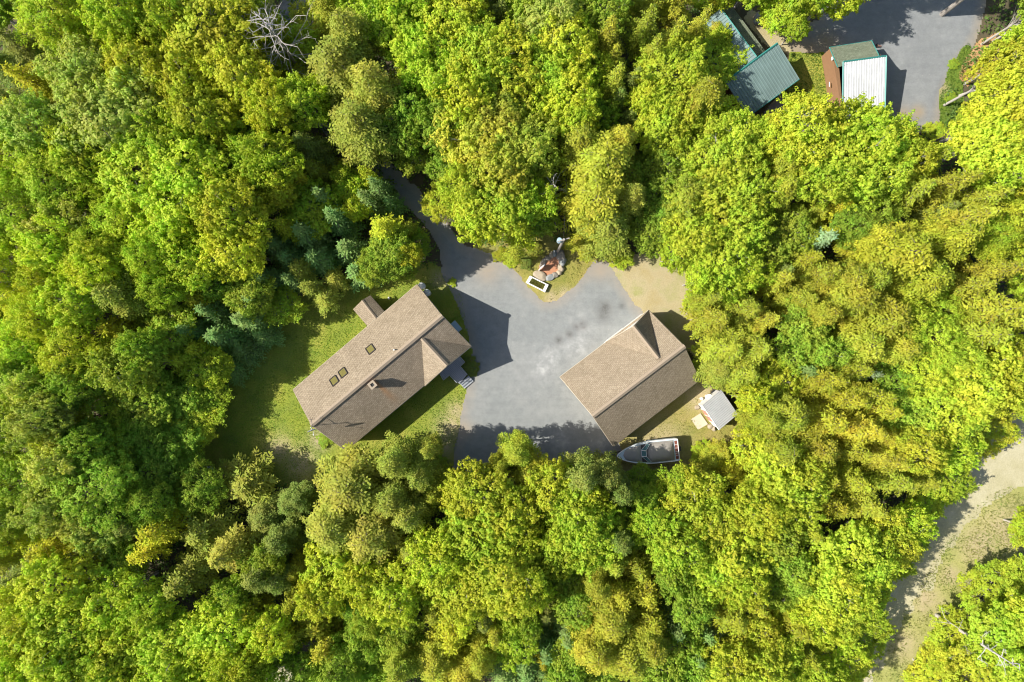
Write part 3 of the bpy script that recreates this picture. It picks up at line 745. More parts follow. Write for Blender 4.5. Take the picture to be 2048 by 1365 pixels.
# fore deck canvas: domed panel
def dome(t0, t1, sc, h, n=9, m=9, wfun=None, zoff=0, pw=2.0):
    mb = MB(); g = []
    for i in range(n):
        t = t0+(t1-t0)*i/(n-1); x, w, zt, zk = hull_ring(t); w = wfun(t) if wfun else w
        e = math.sin(math.pi*min(1, max(0, i/(n-1))))**.45 if False else (1-(abs(2*i/(n-1)-1))**4)
        row = []
        for j in range(m):
            s = 2*j/(m-1)-1; row.append(bp_(x, s*w*sc, zt+zoff+h*e*(1-abs(s)**3)+.02))
        g.append(row)
    for i in range(n-1):
        for j in range(m-1): mb.poly([g[i][j], g[i+1][j], g[i+1][j+1], g[i][j+1]])
    mb.smooth = True; return mb
def ro(t):     # rounded end for foredeck pad
    return halfw(t)*(1 if t < .86 else 1)
o = dome(.60, .90, .80, .18, 12, 11, wfun=lambda t: halfw(t)*(1 if t < .84 else max(.0, 1-((t-.84)/.06)**2)**.5)).build('fore_cover', M_['boat_cover'], boat)
# windscreen: raked panes
for k, (s0, s1, x0, x1, xa0, xa1) in enumerate(((-1.02, -.35, .50, .60, .47, .535), (-.32, .32, .60, .60, .535, .535), (.35, 1.02, .60, .50, .535, .47))):
    mb = MB(); z0 = 1.86; z1 = 2.3
    a_ = bp_(x0*L, s0*1.0, z0); b_ = bp_(x1*L, s1*1.0, z0); c_ = bp_(xa1*L, s1*.92, z1); d_ = bp_(xa0*L, s0*.92, z1)
    mb.poly([a_, b_, c_, d_]); fr = mb.build('windscreen', M_['boat_glass'], boat)
    mb = MB()
    for p, q_ in ((a_, b_), (b_, c_), (c_, d_), (d_, a_)): mb.tube(p, q_, .025, n=5)
    mb.build('frame', M_['white'], fr)
# dark well between windscreen and cover
mb = MB(); mb.poly([bp_(x*L, y, 1.835) for x, y in ((.44,-1.05),(.60,-.95),(.60,.95),(.44,1.05))]); mb.build('helm_well', M_['dark_trim'], boat)
mb = dome(.075, .535, .88, .55, 16, 13, wfun=lambda t: min(halfw(t), 1.22)*(1 if t < .44 else max(0, 1-((t-.44)/.095)**2)**.5*1.0+.0), zoff=.05); mb.build('cockpit_cover', M_['boat_cover'], boat)
mb = MB()
mb.poly([bp_(x*L, y, 1.79) for x, y in ((.008,-1.0),(.055,-1.0),(.055,1.0),(.008,1.0))]); mb.build('stern_well', M_['boat_teak'], boat)
mb = MB(); mb.tube(bp_(.0,.35,1.84), bp_(.45,.35,1.84), .03, n=5); mb.tube(bp_(.0,-1.1,1.84), bp_(.0,1.1,1.84), .04, n=5)
for y in (-.6, -.2, .2, .6): mb.tube(bp_(.03,y,1.83), bp_(.34,y,1.83), .02, n=4)
mb.build('stern_rail', M_['white'], boat)
mb = MB(); mb.box((0,0,0), .35, .5, .7, 0, M=Matrix.Translation((0,0,0)) @ Bm @ Matrix.Translation((-.2,0,.7))); mb.build('outboard', M_['dark_trim'], boat)
trl = empty('boat_trailer', (boat.location.x, boat.location.y, 0), 'black steel boat trailer under the white cruiser, tongue towards the gravel', 'trailer')
mb = MB()
mb.tube(bp_(.2,-.8,.45), bp_(L*.8,-.25,.45), .06, n=4); mb.tube(bp_(.2,.8,.45), bp_(L*.8,.25,.45), .06, n=4)
mb.tube(bp_(L*.78,-.3,.45), bp_(L+1.3,0,.45), .06, n=4); mb.tube(bp_(L*.78,.3,.45), bp_(L+1.3,0,.45), .06, n=4)
for x in (.5, L*.35, L*.7): mb.tube(bp_(x,-.75,.45), bp_(x,.75,.45), .05, n=4)
mb.build('frame', M_['dark_trim'], trl)
mb = MB(); mb.tube(bp_(L+.25,0,.45), bp_(L+.2,0,1.35), .05, n=5); mb.box((0,0,0), .25, .3, .2, 0, M=Bm @ Matrix.Translation((L+.2,0,1.3))); mb.build('winch_post', M_['dark_trim'], trl)
for y in (-1.05, 1.05):
    for x in (L*.3, L*.42):
        mb = MB(); mb.tube(bp_(x,y-.1,.33), bp_(x,y+.1,.33), .33, n=18); wh = mb.build('wheel', M_['rubber'], trl)
        mb = MB(); mb.tube(bp_(x,y-.11,.33), bp_(x,y+.11,.33), .18, n=14); mb.build('rim', M_['steel'], wh)
mb = MB(); mb.tube(bp_(L+1.1,0,0), bp_(L+1.1,0,.6), .04, n=6); mb.build('jockey_stand', M_['steel'], trl)
mb = MB()
for y in (-.45,.45): mb.tube(bp_(.2,y,.60), bp_(L*.75,y*.6,.68), .06, n=4)
mb.build('bunk', M_['wood_pole'], trl)

# ------------------------------------------------------------------ yard things
for (u_, v_, lab) in ((842.5, 571.5, 'pale grey upright gas tank touching the roof corner, upper of two'), (853, 585, 'pale grey upright gas tank, lower of two beside the house wall')):
    c = P(u_, v_, 1.3); t_ = empty('gas_tank', (c.x, c.y, 0), lab, 'gas tank', 'upright gas tanks by the house')
    mb = MB(); mb.smooth = True
    mb.lathe((c.x, c.y, 0), [(.30,.0),(.38,.05),(.38,1.15),(.34,1.25),(.24,1.32),(.13,1.35)], 24); mb.build('body', M_['tank'], t_)
    mb = MB(); mb.lathe((c.x, c.y, 1.33), [(.15,0),(.15,.16),(.12,.2)], 14); mb.build('valve_cap', M_['white'], t_)
c = P(912.5, 653, .9); t_ = empty('utility_box', (c.x, c.y, 0), 'pale blue grey metal utility box against the end wall of the long house', 'utility box')
mb = MB(); mb.box((c.x, c.y, .1), 1.15, .5, .8, math.atan2(-ax.x, ax.y)); mb.build('cabinet', M_['transformer'], t_, bevel=.03)
mb = MB(); mb.box((c.x, c.y, .0), 1.25, .6, .1, math.atan2(-ax.x, ax.y)); mb.build('base', M_['concrete'], t_)
mb = MB(); rr = math.atan2(-ax.x, ax.y); mb.box((c.x, c.y, .905), 1.2, .55, .03, rr); mb.build('lid', M_['transformer'], t_)

# planter
pc = [P(1059.7,551.5,.45), P(1097.2,570,.45), P(1090,585,.45), P(1051.5,565.5,.45)]
cen = sum(pc, Vector())/4
pl = empty('planter_box', (cen.x, cen.y, 0), 'white framed rectangular planter box on the grass island', 'planter')
mb = MB()
inn = [p+(cen-p).normalized()*.36 for p in pc]
for i in range(4):
    j = (i+1) % 4; a_, b_, c_, d_ = pc[i], pc[j], inn[j], inn[i]
    pts = [(p.x, p.y) for p in (a_, b_, c_, d_)][::-1]
    mb.prism(pts, 0, .45 + (.002 if i % 2 else 0))
mb.build('frame', M_['white'], pl)
mb = MB(); mb.prism([(p.x, p.y) for p in inn][::-1], 0, .34); mb.build('soil', M_['soil'], pl)

# mulch bed with stone ring
bed = [(1078,532),(1085,522),(1100,516),(1115,515),(1121,530),(1122,543),(1112,552),(1098,556),(1086,549),(1077,541)]
mb = MB(); bb = [P(u_, v_, 0) for u_, v_ in bed]; mb.prism([(p.x, p.y) for p in bb][::-1], 0, .16)
bo = mb.build('mulch_bed', M_['mulch']); tag(bo, 'reddish mulch bed inside the ring of stones', 'garden bed')
def rock(u_, v_, rx, ry, rz, rot, mat, lab, seed, group='stones ringing the mulch bed', name='stone', z=0.0):
    rs = np.random.default_rng(seed); import bmesh
    bm = bmesh.new(); bmesh.ops.create_icosphere(bm, subdivisions=3, radius=1)
    dirs = rs.normal(size=(9, 3)); dirs /= np.linalg.norm(dirs, axis=1)[:, None]; cut = rs.uniform(.62, .9, 9)
    for v in bm.verts:
        for dd_, cc_ in zip(dirs, cut):
            s_ = v.co.dot(Vector(dd_)); 
            if s_ > cc_: v.co -= Vector(dd_)*(s_-cc_)*.9
        v.co += Vector(rs.normal(size=3))*.015
        v.co = Vector((v.co.x*rx, v.co.y*ry, v.co.z*rz))
    me = bpy.data.meshes.new(name); bm.to_mesh(me); bm.free(); me.materials.append(mat)
    o = bpy.data.objects.new(name, me); COL.objects.link(o); p = P(u_, v_, rz*.6); o.location = (p.x, p.y, rz*.45+z); o.rotation_euler = (0, 0, rot)
    return tag(o, lab, 'stone', group)
S, T, G = M_['stone'], M_['stone_tan'], M_['stone_grey']
ring = [(1122,511,.62,.7,.45,.3,S,'mottled dark boulder at the foot of the utility pole'),
        (1124.5,524.5,.42,.72,.38,-.5,G,'smooth blue grey slab stone on the right of the mulch bed'),
        (1121.5,536,.42,.5,.36,.2,T,'tan block stone right of the mulch bed, under the blue grey slab'),
        (1118,545.5,.36,.34,.34,.5,T,'small tan stone at the lower right of the mulch ring'),
        (1110,550.5,.40,.34,.34,0,S,'dark rounded stone at the bottom right of the mulch ring'),
        (1100,555.5,.62,.36,.34,.45,G,'long grey stone at the bottom of the mulch ring'),
        (1080,552,.88,.58,.36,-.35,T,'large flat tan stone touching the white planter'),
        (1087,523.5,.34,.55,.32,-.6,S,'dark long stone at the left of the mulch bed'),
        (1082,532,.25,.34,.26,-.4,S,'narrow stone left of the mulch bed behind the board'),
        (1096,516,.38,.36,.30,.5,S,'brown stone at the top left of the mulch ring'),
        (1103,510.5,.32,.42,.32,.2,T,'tan stone at the top of the mulch ring'),
        (1109,507,.30,.42,.34,0,G,'upright grey stone at the top of the ring beside the pole')]
for i, r_ in enumerate(ring): rock(*r_, seed=20+i)
# white framed board standing in the bed
c0, c1 = P(1078,541.5,0), P(1088,532,0)
bd = empty('notice_board', ((c0+c1)/2), 'white framed upright board standing in the mulch bed', 'notice board')
mb = MB()
for p in (c0, c1): mb.box((p.x, p.y, 0), .12, .12, 1.25, .8)
mb.build('post', M_['white'], bd)
bdax = (c1-c0).normalized(); m_ = (c0+c1)/2; mb = MB(); mb.box((m_.x, m_.y, .35), (c1-c0).length-.1, .05, .8, math.atan2(bdax.y, bdax.x)); mb.build('board', M_['door_red'], bd)
mb = MB(); mb.box((m_.x, m_.y, 1.15), (c1-c0).length+.1, .14, .06, math.atan2(bdax.y, bdax.x)); mb.build('top_rail', M_['white'], bd)
# utility pole
pb = P(1115, 504, 0); up_ = empty('utility_pole', pb, 'tall grey utility pole with pale blue transformer behind the mulch bed', 'utility pole')
mb = MB(); mb.tube(pb, pb+Vector((0,0,9.2)), .16, .12, n=12); mb.build('pole', M_['wood_pole'], up_)
mb = MB(); mb.lathe((pb.x-.35, pb.y+.05, 7.7), [(.22,0),(.26,.05),(.26,.85),(.2,.95)], 16); mb.build('transformer', M_['transformer'], up_)
mb = MB(); mb.box((pb.x, pb.y, 8.9), 1.2, .1, .1, .3); mb.build('crossarm', M_['wood_pole'], up_)
wr = MB(); e = pb+Vector((2, 34, 8.4)); prev = pb+Vector((0, 0, 9.05))
for k in range(1, 13):
    t = k/12; q_ = lerp(pb+Vector((0,0,9.05)), e, t)-Vector((0,0,4*.9*t*(1-t))); wr.tube(prev, q_, .018, n=4, caps=False); prev = q_
tag(wr.build('power_cable', M_['black']), 'thin power cable running from the utility pole up over the trees', 'cable')
# small things
def bucket(name, u_, v_, r, h, mat, lab, cat):
    c = P(u_, v_, h); t_ = empty(name, (c.x, c.y, 0), lab, cat)
    mb = MB(); mb.lathe((c.x, c.y, 0), [(r*.85,0),(r,h)], 16); mb.build('body', mat, t_)
    mb = MB(); mb.lathe((c.x, c.y, h), [(r*1.05,0),(r*1.05,.04),(r*.9,.06)], 16); mb.build('lid', mat, t_)
bucket('bucket', 1403.3, 798, .16, .35, M_['white'], 'small white bucket with dark side standing on bare grass above the garden shed', 'bucket')
bucket('barrel', 1418.6, 794.7, .33, .8, M_['white'], 'white plastic barrel against the garden shed wall', 'barrel')
c = P(1429.5, 787.5, .25)
mb = MB(); 
for k in range(20):
    q = 2*math.pi*k/20; q2_ = 2*math.pi*(k+1)/20
    mb.tube((c.x+.27*math.cos(q), c.y+.27*math.sin(q), .13), (c.x+.27*math.cos(q2_), c.y+.27*math.sin(q2_), .13), .11, n=8, caps=False)
tag(mb.build('tyre', M_['rubber']), 'black tyre lying beside the white barrel at the garden shed', 'tyre')
# traffic cone on its side
c = P(1753, 92, .15); t_ = empty('traffic_cone', (c.x, c.y, 0), 'faded orange cone tipped on its side by the white roofed shed', 'traffic cone')
mb = MB(); mb.tube((c.x,c.y,.17), (c.x+.6,c.y,.08), .17, .03, n=14); mb.build('body', M_['orange'], t_)
mb = MB(); mb.box((c.x-.02, c.y, .0), .04, .38, .36, 0); mb.build('base', M_['rubber'], t_)
# lawn chair in the shade
c = P(393, 963, .4); t_ = empty('lawn_chair', (c.x, c.y, 0), 'green cloth lawn chair with white frame in the dark wood left of the lawn', 'chair')
rc_ = .7
Mc = Matrix.Translation((c.x, c.y, 0)) @ Matrix.Rotation(rc_, 4, 'Z')
mb = MB(); mb.poly([Mc @ Vector(p) for p in ((-.26,-.28,.4),(.26,-.28,.4),(.26,.28,.4),(-.26,.28,.4))]); mb.poly([Mc @ Vector(p) for p in ((-.26,-.28,.42),(-.26,.28,.42),(-.5,.28,.95),(-.5,-.28,.95))]); mb.build('seat', M_['green_cloth'], t_)
mb = MB()
for y in (-.3, .3):
    pts = [(.3,y,0),(.28,y,.62),(-.3,y,.62)]; 
    for p, q_ in (((.3,y,0),(.3,y,.6)), ((.3,y,.6),(-.36,y,.62)), ((-.3,y,0),(-.28,y,.42)), ((-.28,y,.42),(-.52,y,.98)), ((-.28,y,.42),(.3,y,.4))): mb.tube(Mc @ Vector(p), Mc @ Vector(q_), .025, n=6)
mb.tube(Mc @ Vector((-.52,-.3,.98)), Mc @ Vector((-.52,.3,.98)), .025, n=6)
mb.build('frame', M_['white'], t_)
# pale stones in the shade, rocks near teal building, garden rocks
rs_ = np.random.default_rng(5)
fire = [(408,930,.3,'upper left'),(414,936,.22,'top'),(422,937,.32,'right'),(419,943,.3,'lower right'),(411,948,.34,'bottom'),(404,942,.24,'left'),(403,934,.2,'topmost left'),(452,936,.3,'far right, apart from the ring')]
for i, (u_, v_, r_, w_) in enumerate(fire):
    rock(u_, v_, r_, r_*.7, r_*.6, i*1.1, M_['tank'] if i % 2 else G, 'pale fire ring stone near the lawn chair, %s' % w_, 60+i, 'stones of the fire ring')
rock(1524, 38, .9, .75, .8, .4, G, 'large light grey boulder by the brown ground next to the teal roof', 80, None, 'boulder')
rock(1517, 34, .5, .6, .5, .2, S, 'smaller dark boulder left of the light grey boulder', 81, None, 'boulder')
rock(777.5, 596.5, .16, .16, .2, 0, M_['tank'], 'small pale stone on the lawn above the long roof', 82, None, 'stone')
# ring of pale bags / stones at shed corners
for i, (u_, v_, r_, lab) in enumerate(((1394.5,815.5,.3,'round cream stone at the upper corner of the garden shed wall'),(1402,809,.26,'round cream stone under the shed eave beside the barrel'),(1420.5,853.5,.3,'round cream stone beside the ramp'),(1428,858,.3,'round cream stone at the lower corner of the garden shed'))):
    rock(u_, v_, r_, r_, r_, i, M_['stone_tan'], lab, 90+i, 'cream stones by the garden shed')

# ------------------------------------------------------------------ trees
def unit(a): return a/np.maximum(np.linalg.norm(a, axis=-1, keepdims=True), 1e-9)
def leaf_quads(C, N, T, L, W):
    """diamond leaf blades: centre, normal, direction, length, width"""
    N = unit(N); T = unit(T-N*(T*N).sum(1, keepdims=True)); B = np.cross(N, T)
    L = np.broadcast_to(L, len(C))[:, None]; W = np.broadcast_to(W, len(C))[:, None]
    fold = N*(W*.18)
    V = np.stack([C-T*L/2, C+B*W/2-T*L*.05+fold, C+T*L/2, C-B*W/2-T*L*.05+fold], 1).reshape(-1, 3)
    return V
def crown_mesh(name, V, var, mat):
    n = len(V)//4; me = mesh_np(name, V, np.arange(4*n).reshape(n, 4))
    at = me.attributes.new('var', 'FLOAT', 'FACE'); at.data.foreach_set('value', np.ascontiguousarray(var, dtype=np.float32))
    me.materials.append(mat); return me
def rdir(r, n): return unit(r.normal(size=(n, 3)))

def maple(seed, nl=54, kc=42, nleaf=8, lw=.245, rc=.25, rad=4.0, hz=3.9, flat=.1):
    """broadleaf crown about 14 m tall made of many small leaf bunches on boughs"""
    r = np.random.default_rng(seed); zc = 9.6
    i = np.arange(nl)+.5; ph = i*2.39996+r.uniform(0, 6); z = 1-1.25*i/nl
    z = np.sign(z)*np.abs(z)**1.25; dr = np.stack([np.sqrt(np.maximum(0, 1-z*z))*np.cos(ph), np.sqrt(np.maximum(0, 1-z*z))*np.sin(ph), z], 1)
    lob = 1+.22*np.sin(ph*1.0+r.uniform(0,6))*r.uniform(.3,1,nl)
    Lc = dr*np.array([rad, rad, hz])*(r.uniform(.42, .94, nl)*lob)[:, None]
    lr = r.uniform(.6, 1.35, nl)
    Cs = []
    for k in range(nl):
        kk = int(kc*lr[k]**1.6); dd = unit(rdir(r, kk)+dr[k]*.75); c = Lc[k]+dd*(lr[k]*r.uniform(.55, 1.28, kk))[:, None]*np.array([1, 1, .85])
        dist = np.linalg.norm(c[:, None]-Lc[None], axis=2)/lr[None]; dist[:, k] = 9
        Cs.append(c[dist.min(1) > .62])
    # straggling shoots that break the outline
    for k in list(range(nl))*2:
        if r.random() < .75:
            dd = unit(rdir(r, 1)*.5+dr[k])[0]; dd[2] = abs(dd[2])*.7+.15
            st = np.linspace(.9, r.uniform(1.4, 1.9), 5)[:, None]; Cs.append(Lc[k]+dd*lr[k]*st+r.normal(size=(5, 3))*.06)
    Cl = np.concatenate(Cs); m = len(Cl); outw = unit(Cl*np.array([1/rad, 1/rad, 1/hz]))
    o = rdir(r, m*nleaf); base = np.repeat(Cl, nleaf, 0); on = np.repeat(outw, nleaf, 0)
    rcs = np.repeat(r.uniform(.7, 1.25, m), nleaf)[:, None]*rc
    C = base+o*rcs*r.uniform(.5, 1.0, (len(o), 1)); N = o*.8+on*.55+rdir(r, len(o))*.45+np.array([0, 0, .3])
    V = leaf_quads(C, N, rdir(r, len(o)), lw*r.uniform(.75, 1.3, len(o)), lw*.85*r.uniform(.75, 1.2, len(o)))
    V[:, 2] += zc
    var = np.repeat(r.uniform(0, 1, m), nleaf)*.6+r.uniform(0, 1, len(o))*.4
    tb = MB(); tb.tube((0,0,0), (0,0,5.5), .24, .17, 8); tb.tube((0,0,5.5), (.1,.1,zc+1.5), .17, .06, 7)
    for k in range(nl):
        e = Lc[k]+np.array([0, 0, zc]); s = np.array([0, 0, 4.2+r.uniform(0, 1)*(e[2]-5)*.6]); md = (s+e)/2+np.array([0, 0, -.25])
        tb.tube(s, md, .075, .05, 5, False); tb.tube(md, e, .05, .02, 5, False)
        for q in range(3):
            e2 = e+rdir(r, 1)[0]*lr[k]*.95; tb.tube(e-(e-md)*.2, e2, .02, .008, 3, False)
    return V, var, tb

def hemlock(seed, h=14.0, rad=4.0, nb=70, z0=4.6, droop=.30, pw=.72, lL=.46, lW=.20, step=.27, spread=.36, up=.12, dens=.19, wh=7):
    """needle tree: whorls of drooping fan-shaped boughs"""
    r = np.random.default_rng(seed); Cs, Ns, Ts, Vr = [], [], [], []; tb = MB()
    tb.tube((0,0,0), (0,0,h*.6), .22, .13, 8); tb.tube((0,0,h*.6), (0,0,h-.15), .13, .02, 6)
    for k in range(nb):
        f = (k+.5)/nb; z = h-(h-z0)*f**.9; az = k*2.39996+r.normal()*.35
        if wh:
            tier = k//wh; f = (tier+.6)/math.ceil(nb/wh); z = h-(h-z0)*f**.95+r.normal()*.10; az = (k % wh)*6.2832/wh+tier*2.1+r.normal()*.13
        Rz = rad*((h-z)/(h-z0))**pw; Lb = max(.45, Rz*r.uniform(.68, 1.22)); bv = r.uniform(0, 1)
        dx = np.array([math.cos(az), math.sin(az), 0]); sx = np.array([-dx[1], dx[0], 0])
        curve = r.normal()*.12
        def pt(t): return np.array([0, 0, z])+dx*(Lb*t)+sx*(curve*Lb*t*t)+np.array([0, 0, up*Lb*t-droop*Lb*t*t])
        if Lb > 1.2: tb.tube(pt(0), pt(.5), .035, .025, 4, False); tb.tube(pt(.5), pt(.92), .025, .008, 4, False)
        n = max(3, int(Lb*.86/step))
        for t in np.linspace(.14, 1, n):
            p = pt(t); ll = (1-t)**.8*spread*Lb+.22
            if t > .97: sides = (0,)
            else: sides = (-1, 1)
            for s in sides:
                an = s*R(52)+r.normal()*.12
                dd = dx*math.cos(an)+sx*math.sin(an); dd = dd+np.array([0, 0, -.12+r.normal()*.1])
                q = np.arange(.05, ll, dens)
                if len(q) == 0: continue
                c = p+dd*q[:, None]+np.array([0, 0, -1])*(q[:, None]**2)*.16+r.normal(size=(len(q), 3))*np.array([.05,.05,.05])
                Cs.append(c); Ns.append(np.array([0, 0, 1.0])+r.normal(size=(len(q), 3))*.36+dx*.25)
                Ts.append(dd+r.normal(size=(len(q), 3))*.35); Vr.append(np.full(len(q), bv*.45)+r.uniform(0, .3, len(q))+.25*t)
    C = np.concatenate(Cs); N = np.concatenate(Ns); T = np.concatenate(Ts); var = np.concatenate(Vr)
    return leaf_quads(C, N, T, lL*r.uniform(.75, 1.25, len(C)), lW*r.uniform(.75, 1.25, len(C))), var, tb

PROTO = {}
def add_proto(key, gens, mat, bark):
    PROTO[key] = []
    for g in gens:
        V, var, tb = g; me = crown_mesh(key+'_crown', V, var, mat)
        o = tb.build('trunk', bark); tm = o.data; bpy.data.objects.remove(o)
        PROTO[key].append((me, tm))
add_proto('M', [maple(s) for s in (1, 2, 3, 4, 5)], M_['leaf'], M_['bark_pale'])
add_proto('B', [maple(s, nl=26, kc=44, nleaf=9, lw=.30, rc=.36) for s in (11, 12, 13)], M_['leaf'], M_['bark_pale'])     # coarser bunches
add_proto('F', [maple(s, nl=50, kc=62, nleaf=7, lw=.185, rc=.22) for s in (21, 22, 23)], M_['leaf'], M_['bark'])       # fine soft foliage
add_proto('H', [hemlock(s) for s in (31, 32, 33, 34)], M_['needle'], M_['bark'])
add_proto('O', [hemlock(s, nb=100, wh=0, pw=.45, rad=4.3, z0=5.0, droop=.24, up=.2, lL=.38, lW=.21, spread=.5) for s in (41, 42, 43)], M_['needle'], M_['bark'])  # old, round topped
add_proto('C', [hemlock(s, h=12, rad=2.8, nb=58, spread=.36, pw=.65, z0=3.5, droop=.08, up=.32, lL=.36, lW=.19, step=.24, dens=.15) for s in (51, 52, 53)], M_['needle'], M_['bark'])
add_proto('S', [hemlock(s, h=11, rad=2.4, nb=84, pw=.8, z0=1.5, droop=.12, up=.0, lL=.36, lW=.17, step=.24, dens=.16) for s in (61, 62)], M_['needle'], M_['bark'])
SPEC = {'M': (4.0, 14.0, .66, 'maple_tree', 'broadleaf tree'), 'B': (4.0, 14.0, .66, 'maple_tree', 'coarse leaved tree'), 'F': (4.0, 14.0, .66, 'birch_tree', 'fine leaved tree'),
        'H': (4.0, 14.0, .66, 'hemlock_tree', 'hemlock'), 'O': (4.3, 14.0, .70, 'hemlock_tree', 'round topped hemlock'), 'C': (2.8, 12.0, .66, 'cedar_tree', 'feathery cedar'), 'S': (2.4, 11.0, .5, 'spruce_tree', 'narrow spruce')}
TINT = {'lg': ((0.490,0.550,0.026), 'lime green'), 'yg': ((0.520,0.560,0.030), 'yellow green'), 'g': ((0.360,0.460,0.036), 'mid green'), 'p': ((0.480,0.530,0.090), 'pale cream green'),
        'or': ((0.490,0.500,0.045), 'orange tinged'), 'ol': ((0.410,0.410,0.026), 'olive green'), 'gy': ((0.385,0.385,0.045), 'grey olive'), 'go': ((0.430,0.420,0.020), 'golden olive'),
        'au': ((0.520,0.520,0.012), 'golden yellow'), 'dk': ((0.260,0.300,0.050), 'dark olive'), 'bg': ((0.240,0.360,0.090), 'dark blue green'), 'pb': ((0.330,0.440,0.220), 'pale blue green')}
